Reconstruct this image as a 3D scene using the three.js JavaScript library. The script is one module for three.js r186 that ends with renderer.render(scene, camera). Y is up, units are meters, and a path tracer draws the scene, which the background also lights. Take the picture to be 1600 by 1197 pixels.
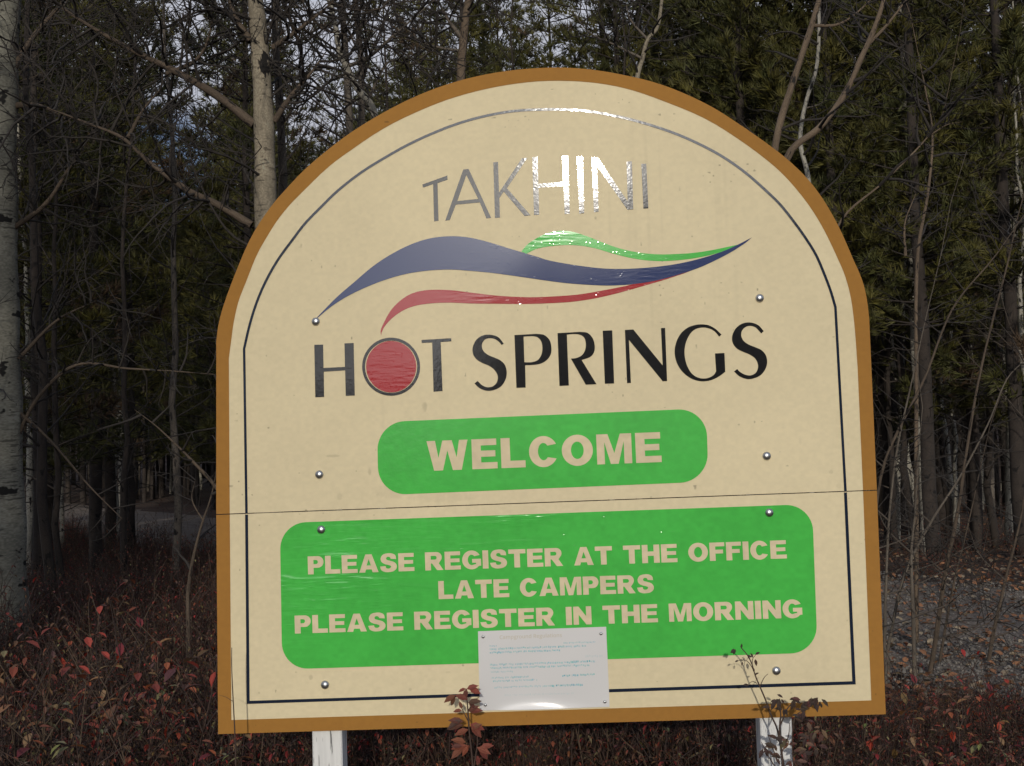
import * as THREE from 'three';
import { mergeGeometries, toCreasedNormals } from 'three/addons/utils/BufferGeometryUtils.js';

// ---------------------------------------------------------------- camera, sky, sun, exposure
const scene = new THREE.Scene();
const F = 1797, W0 = 1600, H0 = 1197;                 // focal length in photo pixels, photo size
const camera = new THREE.PerspectiveCamera(2 * Math.atan(H0 / 2 / F) * 180 / Math.PI, W0 / H0, 0.05, 400);
camera.rotation.order = 'YXZ';
camera.rotation.set(THREE.MathUtils.degToRad(3.5), THREE.MathUtils.degToRad(2.1), THREE.MathUtils.degToRad(-1.7));
camera.updateMatrixWorld();
const camRot = camera.quaternion.clone();
const ray = (x, y) => new THREE.Vector3((x - W0 / 2) / F, -(y - H0 / 2) / F, -1).applyQuaternion(camRot);   // depth-1 ray through a photo pixel
const EYE = 1.6, SIGN_DEPTH = 3.838;
{ const r = ray(855, 785); camera.position.set(-r.x * SIGN_DEPTH, EYE, -r.z * SIGN_DEPTH); }                 // the sign's face is the plane z = 0
camera.updateMatrixWorld();
const cam = camera.position.clone();

const sunDir = (() => { const r = ray(903, 240); return new THREE.Vector3(r.x, r.y, -r.z).normalize(); })(); // the sun mirrored in the sign's gloss
const sun = new THREE.DirectionalLight(new THREE.Color(1, 0.93, 0.82), 2.45);
sun.position.copy(sunDir).multiplyScalar(60);
sun.castShadow = true; sun.shadow.radius = 2; sun.shadow.mapSize.set(4096, 4096);
Object.assign(sun.shadow.camera, { left: -30, right: 30, top: 30, bottom: -30, near: 1, far: 160 });
scene.add(sun, sun.target);

function rng(seed) { let a = seed >>> 0; return () => { a = (a + 0x6D2B79F5) | 0; let t = Math.imul(a ^ (a >>> 15), 1 | a); t = (t + Math.imul(t ^ (t >>> 7), 61 | t)) ^ t; return ((t ^ (t >>> 14)) >>> 0) / 4294967296; }; }
function hash3(x, y, z) { let h = Math.imul(x, 374761393) ^ Math.imul(y, 668265263) ^ Math.imul(z, 2147483647 ^ 0x5bd1e995); h = Math.imul(h ^ (h >>> 13), 1274126177); return ((h ^ (h >>> 16)) >>> 0) / 4294967296; }
function noise3(x, y, z, px = 0, py = 0) {              // value noise, optional period in x and y
  const xi = Math.floor(x), yi = Math.floor(y), zi = Math.floor(z); const s = (t) => t * t * (3 - 2 * t);
  const u = s(x - xi), v = s(y - yi), w = s(z - zi); const m = (a, p) => p ? ((a % p) + p) % p : a;
  const g = (i, j, k) => hash3(m(xi + i, px), m(yi + j, py), zi + k), L = (a, b, t) => a + (b - a) * t;
  return L(L(L(g(0, 0, 0), g(1, 0, 0), u), L(g(0, 1, 0), g(1, 1, 0), u), v), L(L(g(0, 0, 1), g(1, 0, 1), u), L(g(0, 1, 1), g(1, 1, 1), u), v), w);
}
function fbm(x, y, z, o = 4, px = 0, py = 0) { let a = 0, s = 0.5, n = 0; for (let i = 0; i < o; i++) { a += s * noise3(x, y, z + i * 7.3, px, py); n += s; x *= 2; y *= 2; px *= 2; py *= 2; s *= 0.5; } return a / n; }
const TAB = (() => { const r = rng(4242), t = new Float32Array(65536); for (let i = 0; i < t.length; i++) t[i] = r(); return t; })();
function n2(x, y, seed, px, py) {
  const xi = Math.floor(x), yi = Math.floor(y); let u = x - xi, v = y - yi; u = u * u * (3 - 2 * u); v = v * v * (3 - 2 * v);
  const x0 = xi % px, x1 = (xi + 1) % px, y0 = (yi % py) * 257 + seed * 7919, y1 = ((yi + 1) % py) * 257 + seed * 7919;
  const a = TAB[(x0 + y0) & 65535], b = TAB[(x1 + y0) & 65535], c = TAB[(x0 + y1) & 65535], d = TAB[(x1 + y1) & 65535];
  return (a + (b - a) * u) * (1 - v) + (c + (d - c) * u) * v;
}
function f2(x, y, seed, o, px, py) { let a = 0, s = 0.5, n = 0; for (let i = 0; i < o; i++) { a += s * n2(x, y, seed + i, px, py); n += s; x *= 2; y *= 2; px *= 2; py *= 2; s *= 0.5; } return a / n; }
const sstep = (a, b, x) => { const t = Math.min(1, Math.max(0, (x - a) / (b - a))); return t * t * (3 - 2 * t); };

{ // broken grey-white cloud over blue, brighter round the low hazy sun
  const w = 768, h = 384, d = new Float32Array(w * h * 4), v = new THREE.Vector3();
  for (let j = 0; j < h; j++) for (let i = 0; i < w; i++) {
    const th = ((j + 0.5) / h - 0.5) * Math.PI, ph = ((i + 0.5) / w - 0.5) * 2 * Math.PI;
    v.set(Math.cos(th) * Math.cos(ph), Math.sin(th), Math.cos(th) * Math.sin(ph));
    const e = Math.max(0, v.y), k = 1 / (e + 0.22);
    const n = fbm(v.x * k * 1.6 + 18.2, v.z * k * 1.6 + 23.3, 0.5 + e * 2, 5), c = sstep(0.36, 0.58, n);
    const blue = [0.13 + 0.05 * (1 - e), 0.2 + 0.06 * (1 - e), 0.36 + 0.05 * (1 - e)], grey = [0.56, 0.58, 0.66];
    const ang = Math.acos(Math.min(1, v.dot(sunDir))), glow = 1 + 0.3 * Math.exp(-ang / 0.9), haze = 5.4 * Math.exp(-Math.pow(ang / 0.27, 2));
    const o = (j * w + i) * 4, down = v.y < 0 ? 0.12 : 1;
    for (let q = 0; q < 3; q++) d[o + q] = (blue[q] * (1 - c) + grey[q] * c * (0.75 + 0.5 * n)) * glow * down + haze * down * (0.6 + 0.8 * n) * [1, 0.95, 0.87][q];
    d[o + 3] = 1;
  }
  const t = new THREE.DataTexture(d, w, h, THREE.RGBAFormat, THREE.FloatType);
  t.mapping = THREE.EquirectangularReflectionMapping; t.magFilter = t.minFilter = THREE.LinearFilter; t.needsUpdate = true;
  scene.background = t; scene.environment = t;
}
const renderer = new THREE.WebGLRenderer({ antialias: true });
renderer.setSize(1024, 766);
renderer.toneMapping = THREE.LinearToneMapping;
renderer.toneMappingExposure = 0.84;
renderer.shadowMap.enabled = true;

// ---------------------------------------------------------------- helpers
const V = (x, y, z) => new THREE.Vector3(x, y, z);
const at = (x, y, depth) => ray(x, y).multiplyScalar(depth).add(cam);                  // photo pixel + depth -> point
const onSign = (x, y) => { const r = ray(x, y), t = -cam.z / r.z; return new THREE.Vector2(cam.x + r.x * t, cam.y + r.y * t); };
const used = {};
const numbered = (n) => { used[n] = (used[n] ?? -1) + 1; return used[n] ? n + '_' + String(used[n]).padStart(3, '0') : n; };
function tag(o, label, category, group, kind) { if (label) o.userData.label = label; if (category) o.userData.category = category; if (group) o.userData.group = group; if (kind) o.userData.kind = kind; return o; }
function mesh(name, geo, mat, parent) { const m = new THREE.Mesh(geo, mat); m.name = parent ? name : numbered(name); m.castShadow = m.receiveShadow = true; (parent || scene).add(m); return m; }
function thing(name, label, category, pos, group) { const g = new THREE.Group(); g.name = numbered(name); if (pos) g.position.copy(pos); scene.add(g); return tag(g, label, category, group); }
function copy(src, pos, turn = 0, s = 1) { const c = src.clone(); c.name = numbered(src.name.replace(/_\d{3}$/, '')); c.userData = { ...src.userData }; c.position.copy(pos); c.rotation.y = turn; c.scale.setScalar(s); scene.add(c); return c; }

class MB {                                            // collects tubes and leaf faces into one geometry
  constructor(o = V(0, 0, 0)) { this.p = []; this.n = []; this.t = []; this.c = []; this.i = []; this.o = o; }
  tube(pts, rad, sides = 5, col = [1, 1, 1]) {
    const N = pts.length; if (N < 2) return; const dir = V(), a = V(), b = V(), ref = V(); let len = 0; const base = this.p.length / 3;
    for (let k = 0; k < N; k++) {
      dir.subVectors(pts[Math.min(N - 1, k + 1)], pts[Math.max(0, k - 1)]).normalize();
      if (k === 0) { ref.set(Math.abs(dir.y) > 0.9 ? 1 : 0, Math.abs(dir.y) > 0.9 ? 0 : 1, 0); a.crossVectors(dir, ref).normalize(); } else { a.addScaledVector(dir, -a.dot(dir)).normalize(); }
      b.crossVectors(dir, a);
      if (k) len += pts[k].distanceTo(pts[k - 1]);
      const r = typeof rad === 'function' ? rad(k / (N - 1)) : rad[k];
      for (let s = 0; s <= sides; s++) {
        const t = s / sides * Math.PI * 2, x = Math.cos(t), y = Math.sin(t), nx = a.x * x + b.x * y, ny = a.y * x + b.y * y, nz = a.z * x + b.z * y;
        this.p.push(pts[k].x + nx * r - this.o.x, pts[k].y + ny * r - this.o.y, pts[k].z + nz * r - this.o.z); this.n.push(nx, ny, nz);
        this.t.push(s / sides * 0.6, len); this.c.push(...col);
      }
    }
    for (let k = 0; k < N - 1; k++) for (let s = 0; s < sides; s++) { const q = base + k * (sides + 1) + s, w = q + sides + 1; this.i.push(q, q + 1, w, w, q + 1, w + 1); }
  }
  tri(A, B, C, col) { const q = this.p.length / 3, n = V().subVectors(B, A).cross(V().subVectors(C, A)).normalize(); for (const P of [A, B, C]) { this.p.push(P.x - this.o.x, P.y - this.o.y, P.z - this.o.z); this.n.push(n.x, n.y, n.z); this.t.push(0, 0); this.c.push(...col); } this.i.push(q, q + 1, q + 2); }
  leaf(base, dir, up, len, wid, col, fold = 0.25) {     // pointed oval leaf folded along its midrib, drooping tip
    const side = V().crossVectors(dir, up).normalize(), nu = V().crossVectors(side, dir).normalize();
    const at = (f, s, h) => base.clone().addScaledVector(dir, f * len).addScaledVector(side, s * wid).addScaledVector(nu, h * len);
    const tip = at(1, 0, -0.12), m1 = at(0.35, 0, 0), L1 = at(0.3, 0.42, fold * 0.3), L2 = at(0.62, 0.4, fold * 0.25), R1 = at(0.3, -0.42, fold * 0.3), R2 = at(0.62, -0.4, fold * 0.25), m2 = at(0.7, 0, -0.04);
    this.tri(base, L1, m1, col); this.tri(m1, L1, L2, col); this.tri(m1, L2, m2, col); this.tri(m2, L2, tip, col);
    this.tri(base, m1, R1, col); this.tri(m1, R2, R1, col); this.tri(m1, m2, R2, col); this.tri(m2, tip, R2, col);
  }
  geo() { const g = new THREE.BufferGeometry(); g.setAttribute('position', new THREE.Float32BufferAttribute(this.p, 3)); g.setAttribute('normal', new THREE.Float32BufferAttribute(this.n, 3)); g.setAttribute('uv', new THREE.Float32BufferAttribute(this.t, 2)); g.setAttribute('color', new THREE.Float32BufferAttribute(this.c, 3)); g.setIndex(this.i); return g; }
}
function tex(w, h, fn, srgb, rep) {                    // fn(x, y) -> [r, g, b] 0..1
  const d = new Uint8Array(w * h * 4);
  for (let j = 0; j < h; j++) for (let i = 0; i < w; i++) { const c = fn(i / w, j / h), o = (j * w + i) * 4; for (let q = 0; q < 3; q++) d[o + q] = Math.max(0, Math.min(255, (c[q] ?? c[0]) * 255)); d[o + 3] = 255; }
  const t = new THREE.DataTexture(d, w, h); t.wrapS = t.wrapT = THREE.RepeatWrapping; t.magFilter = THREE.LinearFilter; t.minFilter = THREE.LinearMipmapLinearFilter; t.generateMipmaps = true; if (srgb) t.colorSpace = THREE.SRGBColorSpace; if (rep) t.repeat.set(rep[0], rep[1]); t.needsUpdate = true; return t;
}
const lin = (r, g, b) => new THREE.Color().setRGB(r, g, b);
const mixc = (a, b, t) => a.map((x, i) => x + (b[i] - x) * t);

// ---------------------------------------------------------------- materials
const MARKS = [[663, 636, 5, 9, 0.16], [520, 713, 13, 2.5, 0.14], [577, 737, 3, 7, 0.12], [610, 768, 34, 14, 0.05], [690, 778, 60, 9, 0.05], [530, 776, 5, 7, 0.07], [745, 150, 4, 34, 0.05], [783, 148, 3, 30, 0.07], [822, 150, 7, 40, 0.05], [873, 190, 3, 60, 0.05], [903, 150, 6, 24, 0.04], [1154, 664, 2, 2, 0.3], [1298, 738, 4, 4, 0.08], [549, 529, 1.6, 2.6, 0.4], [1183, 453, 1.5, 2.6, 0.4], [485, 1059, 4, 5, 0.14], [404, 1083, 2, 2, 0.2], [855, 481, 1.6, 4, 0.25], [930, 341, 2, 3, 0.2], [360, 760, 4, 2, 0.25], [1310, 760, 5, 5, 0.06], [419, 669, 1.6, 1.6, 0.35], [1100, 1010, 3, 2, 0.1], [640, 1078, 3, 3, 0.12], [1250, 690, 3, 6, 0.05]].map(([x, y, rx, ry, a]) => { const p = onSign(x, y), m = SIGN_DEPTH / F; return [p.x / 2.4, p.y / 2.4, rx * m * 0.8 / 2.4, ry * m * 0.8 / 2.4, a * 0.65]; });
const boardMap = tex(1024, 1024, (x, y) => {            // painted board: grain of the paint, specks and faint rain streaks
  const f = 0.97 + 0.045 * (f2(x * 170, y * 210, 1, 2, 170, 210) - 0.5) + 0.06 * (f2(x * 6, y * 6, 3, 4, 6, 6) - 0.5);
  const run = sstep(0.62, 0.85, f2(x * 110, y * 3, 5, 2, 110, 3)) * sstep(0.5, 0.75, f2(x * 5, y * 4, 8, 3, 5, 4)) * 0.022;
  const sp = sstep(0.93, 0.96, n2(x * 210, y * 210, 11, 210, 210)) * sstep(0.7, 0.8, n2(x * 37, y * 37, 13, 37, 37)) * 0.22;
  let k = f - run - sp; for (const [mx, my, rx, ry, a] of MARKS) for (let ox = mx < 0 ? mx + 1 : mx, dx = (x - ox) / rx, dy = (y - my) / ry, once = 1; once; once = 0) { const d = dx * dx + dy * dy; if (d < 2.2) k -= a * sstep(1.6, 0.3, d + 1.1 * (f2(x * 300, y * 260, 21, 2, 300, 260) - 0.5)); } return [k, k, k * 0.995];
}, true, [1 / 2.4, 1 / 2.4]);
const filmBump = tex(512, 512, (x, y) => { const a = f2(x * 60, y * 90, 2, 2, 60, 90), b = f2(x * 9, y * 14, 4, 2, 9, 14); return [0.62 * a + 0.38 * b]; }, false, [1 / 0.5, 1 / 0.5]);
const streakBump = tex(512, 512, (x, y) => { const a = f2(x * 14, y * 80, 2, 2, 14, 80), m = sstep(0.35, 0.7, f2(x * 3, y * 4, 6, 3, 3, 4)), b = sstep(0.86, 0.93, n2(x * 90, y * 90, 3, 90, 90)); return [0.2 + 0.6 * a * m + 0.3 * b * (1 - a)]; }, false, [1 / 0.62, 1 / 0.62]);
const filmTone = tex(256, 256, (x, y) => { const k = 0.95 + 0.08 * (f2(x * 40, y * 50, 1, 2, 40, 50) - 0.5) + 0.06 * (f2(x * 5, y * 5, 3, 3, 5, 5) - 0.5); return [k, k, k]; }, true, [1 / 0.8, 1 / 0.8]);
const M = {};
const std = (o) => new THREE.MeshStandardMaterial(o);
M.board = std({ color: lin(0.655, 0.562, 0.362), map: boardMap, roughness: 0.75 });
M.border = std({ color: lin(0.31, 0.142, 0.02), map: boardMap, roughness: 0.85 });
M.edge = std({ color: lin(0.13, 0.07, 0.025), roughness: 0.9 });
M.line = std({ color: lin(0.012, 0.018, 0.034), roughness: 0.07, bumpMap: filmBump, bumpScale: 0.00013 });
M.black = std({ color: lin(0.012, 0.012, 0.013), roughness: 0.065, bumpMap: filmBump, bumpScale: 0.00013 });
M.navy = std({ color: lin(0.014, 0.028, 0.105), roughness: 0.085, bumpMap: streakBump, bumpScale: 0.0003 });
M.redFilm = std({ color: lin(0.32, 0.018, 0.022), roughness: 0.09, bumpMap: streakBump, bumpScale: 0.0006 });
M.greenFilm = std({ color: lin(0.07, 0.48, 0.075), roughness: 0.14, map: filmTone, bumpMap: filmBump, bumpScale: 0.0002 });
M.greenStreak = std({ color: lin(0.07, 0.48, 0.07), roughness: 0.085, map: filmTone, bumpMap: streakBump, bumpScale: 0.0005 });
const lowerBump = tex(1024, 512, (x, y) => {            // wrinkles in the lower film, most where it lifted at the upper left
  const m = sstep(0.75, 0.2, x + 0.6 * (1 - y)) + 0.55 * sstep(0.12, 0.02, Math.abs(x - 0.42)) * sstep(0.8, 0.95, y), a = f2(x * 26, y * 60, 2, 3, 26, 60), p = 0.25 + 0.75 * sstep(0.38, 0.6, f2(x * 9, y * 12, 7, 3, 9, 12)), b = sstep(0.975, 0.99, n2(x * 170, y * 60, 5, 170, 60)); return [0.2 + 0.6 * a * m * p + 0.08 * b]; }, false, [1 / 1.9, 1 / 0.56]);
lowerBump.wrapS = lowerBump.wrapT = THREE.RepeatWrapping;
M.greenLower = std({ color: lin(0.07, 0.48, 0.075), roughness: 0.14, map: filmTone, bumpMap: lowerBump, bumpScale: 0.0042 });
M.letter = std({ color: lin(0.65, 0.545, 0.352), roughness: 0.7, map: filmTone });
M.steel = std({ color: lin(0.46, 0.47, 0.48), metalness: 1, roughness: 0.36 });
M.post = std({ color: lin(0.72, 0.72, 0.70), roughness: 0.7, map: tex(256, 512, (x, y) => { const g = f2(x * 40, y * 5, 1, 3, 40, 5), crack = sstep(0.72, 0.79, f2(x * 60, y * 9, 4, 2, 60, 9)); const k = 0.93 + 0.08 * (g - 0.5) - 0.5 * crack; return [k, k, k]; }, true, [1 / 0.25, 1 / 0.6]) });
const barkTex = (base, dark, hor, seed) => tex(256, 1024, (x, y) => {          // pale bark: fine dark lenticel dashes, scattered black scars
  const t = f2(x * 6, y * 14, seed, 4, 6, 14), dash = sstep(0.66, 0.78, f2(x * 9, y * 140, seed + 3, 3, 9, 140)) * hor * sstep(0.35, 0.6, f2(x * 3, y * 9, seed + 5, 2, 3, 9));
  const scar = sstep(0.70, 0.76, f2(x * 5, y * 20, seed + 9, 5, 5, 20) + 0.12 * (n2(x * 48, y * 120, seed + 2, 48, 120) - 0.5)), fine = 0.9 + 0.25 * (n2(x * 64, y * 256, seed, 64, 256) - 0.5);
  return mixc(base.map((c) => c * fine * (0.8 + 0.4 * t)), dark, Math.min(1, dash * 0.75 + scar)); }, true, [1 / 0.6, 1 / 2.2]);
M.tan2 = std({ color: lin(0.092, 0.072, 0.053), map: barkTex([0.98, 0.94, 0.9], [0.25, 0.2, 0.16], 0.3, 15), roughness: 0.9 });
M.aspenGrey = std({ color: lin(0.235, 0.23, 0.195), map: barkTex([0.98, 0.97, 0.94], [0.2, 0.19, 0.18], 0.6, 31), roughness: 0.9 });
M.aspen = std({ color: lin(0.33, 0.32, 0.28), map: barkTex([0.98, 0.96, 0.93], [0.10, 0.09, 0.085], 0.9, 1), roughness: 0.85 });
M.poplar = std({ color: lin(0.25, 0.238, 0.20), map: barkTex([0.98, 0.93, 0.86], [0.14, 0.11, 0.09], 0.5, 5), roughness: 0.9 });
M.greyBark = std({ color: lin(0.12, 0.105, 0.086), map: barkTex([0.98, 0.95, 0.92], [0.2, 0.17, 0.15], 0.6, 8), roughness: 0.9 });
M.tan = std({ color: lin(0.145, 0.112, 0.078), map: barkTex([0.98, 0.94, 0.9], [0.2, 0.16, 0.12], 0.25, 12), roughness: 0.85 });
M.twig = std({ color: lin(0.024, 0.019, 0.015), roughness: 0.9 });
M.paleTwig = std({ color: lin(0.06, 0.047, 0.036), roughness: 0.9 });
M.pineBark = std({ color: lin(0.038, 0.030, 0.024), map: barkTex([0.95, 0.92, 0.9], [0.3, 0.26, 0.24], 0.4, 20), roughness: 0.95 });
M.needles = std({ color: lin(1, 1, 1), vertexColors: true, roughness: 0.75, side: THREE.DoubleSide });
M.frontLeaf = new THREE.MeshPhysicalMaterial({ color: lin(1, 1, 1), vertexColors: true, roughness: 0.8, transmission: 0.3, thickness: 0, side: THREE.DoubleSide });
M.leaf = std({ color: lin(1, 1, 1), vertexColors: true, roughness: 0.7, side: THREE.DoubleSide });

// ---------------------------------------------------------------- ground and gravel road
const roadA = new THREE.Vector2(9.3, 1.66), roadB = new THREE.Vector2(-26, -47.7), roadDir = roadB.clone().sub(roadA).normalize(), roadN = new THREE.Vector2(-roadDir.y, roadDir.x);
const roadDist = (x, z) => Math.abs((x - roadA.x) * roadN.x + (z - roadA.y) * roadN.y), ROAD = 2.35;
function height(x, z) {
  const off = sstep(2.6, 5, roadDist(x, z)), far = sstep(38, 80, -z);
  return off * (0.30 * (fbm(x * 0.35 + 40, z * 0.35 + 40, 2, 3) - 0.5)) + far * 1.6 + sstep(66, 130, -z) * 11;
}
{
  const g = new THREE.PlaneGeometry(400, 400, 400, 400); g.rotateX(-Math.PI / 2); const p = g.attributes.position;
  for (let i = 0; i < p.count; i++) { const sx = p.getX(i) / 200, sz = p.getZ(i) / 200; const x = Math.sign(sx) * (Math.abs(sx) * 30 + Math.pow(Math.abs(sx), 4) * 170), z = Math.sign(sz) * (Math.abs(sz) * 40 + Math.pow(Math.abs(sz), 4) * 160); p.setXYZ(i, x, height(x, z), z); g.attributes.uv.setXY(i, x, z); }
  g.computeVertexNormals();
  const litter = tex(1024, 1024, (x, y) => { const a = f2(x * 120, y * 120, 1, 3, 120, 120), b = f2(x * 9, y * 9, 4, 4, 9, 9), s = n2(x * 260, y * 260, 8, 260, 260); const c = mixc(mixc([0.16, 0.115, 0.08], [0.36, 0.22, 0.13], sstep(0.4, 0.7, a)), [0.30, 0.25, 0.21], sstep(0.45, 0.7, b) * 0.6); return c.map((v) => v * (0.6 + 0.7 * s)); }, true, [1 / 4, 1 / 4]);
  const bump = tex(512, 512, (x, y) => [f2(x * 90, y * 90, 2, 3, 90, 90)], false, [1 / 3, 1 / 3]);
  tag(mesh('ground', g, std({ map: litter, bumpMap: bump, bumpScale: 0.03, roughness: 1 })), null, null, null, 'structure');
}
{
  const pos = [], uv = [], idx = [], L = roadA.distanceTo(roadB) + 20, NL = 140, NW = 12, r = rng(5);
  for (let i = 0; i <= NL; i++) for (let j = 0; j <= NW; j++) {
    const s = i / NL * L - 8; let t = (j / NW - 0.5) * 2 * ROAD; if (j === 0 || j === NW) t += (fbm(s * 0.8, j, 3, 3) - 0.5) * 0.9;
    const x = roadA.x + roadDir.x * s + roadN.x * t, z = roadA.y + roadDir.y * s + roadN.y * t; pos.push(x, height(x, z) + (j === 0 || j === NW ? 0.006 : 0.025 + 0.012 * Math.cos(t * 2.6)), z); uv.push(x, z);
    if (i < NL && j < NW) { const q = i * (NW + 1) + j; idx.push(q, q + NW + 1, q + 1, q + 1, q + NW + 1, q + NW + 2); }
  }
  const g = new THREE.BufferGeometry(); g.setAttribute('position', new THREE.Float32BufferAttribute(pos, 3)); g.setAttribute('uv', new THREE.Float32BufferAttribute(uv, 2)); g.setIndex(idx); g.computeVertexNormals();
  if (g.attributes.normal.getY(100) < 0) { g.setIndex(idx.reverse()); g.computeVertexNormals(); }
  const gravel = tex(1024, 1024, (x, y) => { const s = n2(x * 230, y * 230, 1, 230, 230), b = f2(x * 6, y * 6, 4, 4, 6, 6), d = sstep(0.78, 0.86, n2(x * 110, y * 110, 5, 110, 110)); const k = 0.30 + 0.22 * s + 0.12 * (b - 0.5); return mixc([k * 1.02, k * 0.92, k * 0.82], [0.38, 0.24, 0.15], d * 0.8); }, true, [1 / 3, 1 / 3]);
  tag(mesh('gravel_road', g, std({ map: gravel, bumpMap: tex(512, 512, (x, y) => [n2(x * 120, y * 120, 2, 120, 120)], false, [1 / 1.5, 1 / 1.5]), bumpScale: 0.015, roughness: 1 })), null, null, null, 'structure');
}

// ---------------------------------------------------------------- the sign
{ const q = onSign(437, 1046), w = onSign(437, 800); lowerBump.offset.set(-q.x / 1.9, -(Math.min(q.y, w.y) + 0.0) / 0.56); }
const sign = thing('welcome_sign', 'arched cream sign board with brown border and green panels on two white posts', 'sign', V(0, 0, 0));
const zoom = (x0, y0, s) => (a) => a.map(([x, y]) => [x0 + x / s, y0 + y / s]);        // coordinates read in an enlargement -> photo pixels
const S2 = (a) => a.map(([x, y]) => onSign(x, y));                                     // photo pixels -> metres on the sign's face
const smooth = (a, closed, n = 6) => { const c = new THREE.CatmullRomCurve3(a.map(([x, y]) => V(x, y, 0)), closed, 'centripetal'); return c.getPoints(a.length * n).map((p) => [p.x, p.y]); };
function sheet(name, outline, holes, z, mat, parent = sign, depth = 0.0007) {          // thin cut film (or board) with its front face at z
  const sh = new THREE.Shape(outline); for (const h of holes || []) sh.holes.push(new THREE.Path(h));
  const g = new THREE.ExtrudeGeometry(sh, { depth, bevelEnabled: false, curveSegments: 24 }); g.translate(0, 0, z - depth);
  return mesh(name, g, mat, parent);
}
const outerArch = [[338, 534], [341, 510], [347, 485], [359, 450], [372, 417], [385.5, 385], [402, 354], [428, 317], [442, 301], [475, 266], [513, 233.5], [550, 206], [600, 175.5], [650, 150.5], [700, 131.5], [751, 118], [800, 110], [850, 106], [888, 106], [925, 109], [963, 115], [1018, 127.5], [1063, 143.5], [1113, 167.5], [1151, 191.5], [1176, 208.5], [1202, 227], [1229, 248], [1260, 277.5], [1283, 307], [1303, 340], [1317, 368], [1333, 405], [1346.5, 436], [1354, 465], [1358, 497]];
const creamArch = [[357.6, 560], [361, 534], [365.5, 502], [373, 470], [385, 439], [401.5, 398], [417.7, 369], [435, 342], [454.7, 318], [473, 299.5], [513, 261], [550, 233.5], [600, 200.5], [650, 175.5], [700, 155.5], [751, 141], [800, 131.6], [850, 126.6], [900, 127], [945, 131.6], [988, 141], [1038, 158.5], [1101, 185], [1151, 215.5], [1200, 251.5], [1227, 276], [1256, 310], [1275, 337.5], [1290, 364], [1309, 404], [1320, 430], [1329, 463], [1335, 507], [1340, 574]];
const lineArch = [[381.5, 545], [390.6, 506], [401.5, 471.6], [415.6, 439], [435, 405], [457, 375], [476, 350], [504.6, 320.6], [526, 299.7], [563, 270.5], [600.5, 247], [638, 226], [676, 208.4], [713, 194], [751, 183], [799, 174], [835, 171.6], [871, 171], [908, 172.6], [950, 179], [995.5, 189.4], [1050, 206.8], [1088, 223], [1126, 243], [1163, 268.5], [1199, 300], [1220, 320.8], [1243, 350], [1260, 374], [1275, 398.5], [1288.6, 430], [1298.6, 457], [1305.3, 480]];
const sm = (a) => smooth(a, false, 3);
const SL = [338, 804], SR = [1370, 766];               // ends of the seam
const gap = 0.7;
M.boardFaces = [M.board, M.edge];
const up = (p) => [p[0], p[1] - gap], dn = (p) => [p[0], p[1] + gap];
const upper = sheet('upper_panel', S2([...sm(outerArch), up(SR), up(SL)]), null, 0, M.boardFaces, sign, 0.012);
const lower = sheet('lower_panel', S2([dn(SL), dn(SR), [1384, 1116], [341, 1147]]), null, 0, M.boardFaces, sign, 0.012);
const cl = [359, 803.2], cr = [1348.5, 766.8];
sheet('border', S2([...sm(outerArch), up(SR), up(cr), ...sm(creamArch).reverse(), up(cl), up(SL)]), null, 0.0012, M.border, upper);
sheet('border', S2([dn(SL), dn(cl), [361.6, 1125], [1361.4, 1094.4], dn(cr), dn(SR), [1384, 1116], [341, 1147]]), null, 0.0012, M.border, lower);
{ // pinstripe: a strip of film following the edge
  const strip = (pts, w) => { const q = S2(pts), a = [], b = []; q.forEach((p, i) => { const t = q[Math.min(q.length - 1, i + 1)].clone().sub(q[Math.max(0, i - 1)]).normalize(), n = new THREE.Vector2(-t.y, t.x); a.push(p.clone().addScaledVector(n, w / 2)); b.push(p.clone().addScaledVector(n, -w / 2)); }); return [...a, ...b.reverse()]; };
  const ls = [385.2, 802.2], rs = [1321, 767.8], wd = 0.0086;
  sheet('pinstripe', strip([ls, ...sm(lineArch).slice(0, 50)], wd), null, 0.0014, M.line, upper);
  sheet('pinstripe', strip([...sm(lineArch).slice(49), rs], wd), null, 0.00145, M.line, upper);
  const ins = 2.4; sheet('pinstripe', S2([[383, 804], [387.6, 804], [390.2, 1095], [1331.6, 1064.4], [1318.6, 769.5], [1323.3, 769.3], [1337, 1069.4], [385.6, 1100]]), null, 0.0014, M.line, lower);
}
// lettering drawn from enlargements of the photograph
const z1 = zoom(600, 220, 1600 / 480), z2 = zoom(470, 350, 1582 / 370), z3 = zoom(830, 350, 4), z7 = zoom(470, 500, 1600 / 230), z8 = zoom(700, 490, 1600 / 260), z9 = zoom(940, 490, 1600 / 280);
const LZ = 0.0013;
const glyph = (z, pts, holes) => sheet('letter', S2(z(pts)), (holes || []).map((h) => S2(z(h))), LZ, M.black, upper);
glyph(z1, [[200, 228], [330, 181], [331, 203], [279, 220], [284, 417], [261, 420], [256, 226], [203, 244]]);
glyph(z1, [[319, 416], [413, 150], [441, 147], [558, 401], [534, 405], [499, 321], [374, 333], [343, 413]], [[[382, 314], [429, 178], [491, 303]]]);
glyph(z1, [[569, 113], [594, 110], [599, 270], [718, 92], [747, 89], [640, 247], [763, 388], [733, 392], [624, 265], [601, 298], [604, 400], [578, 402]]);
glyph(z1, [[772, 86], [800, 83], [804, 224], [933, 214], [928, 81], [957, 80], [968, 380], [941, 382], [935, 236], [805, 244], [808, 385], [781, 387]]);
glyph(z1, [[1006, 83], [1034, 83], [1043, 377], [1017, 380]]);
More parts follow.
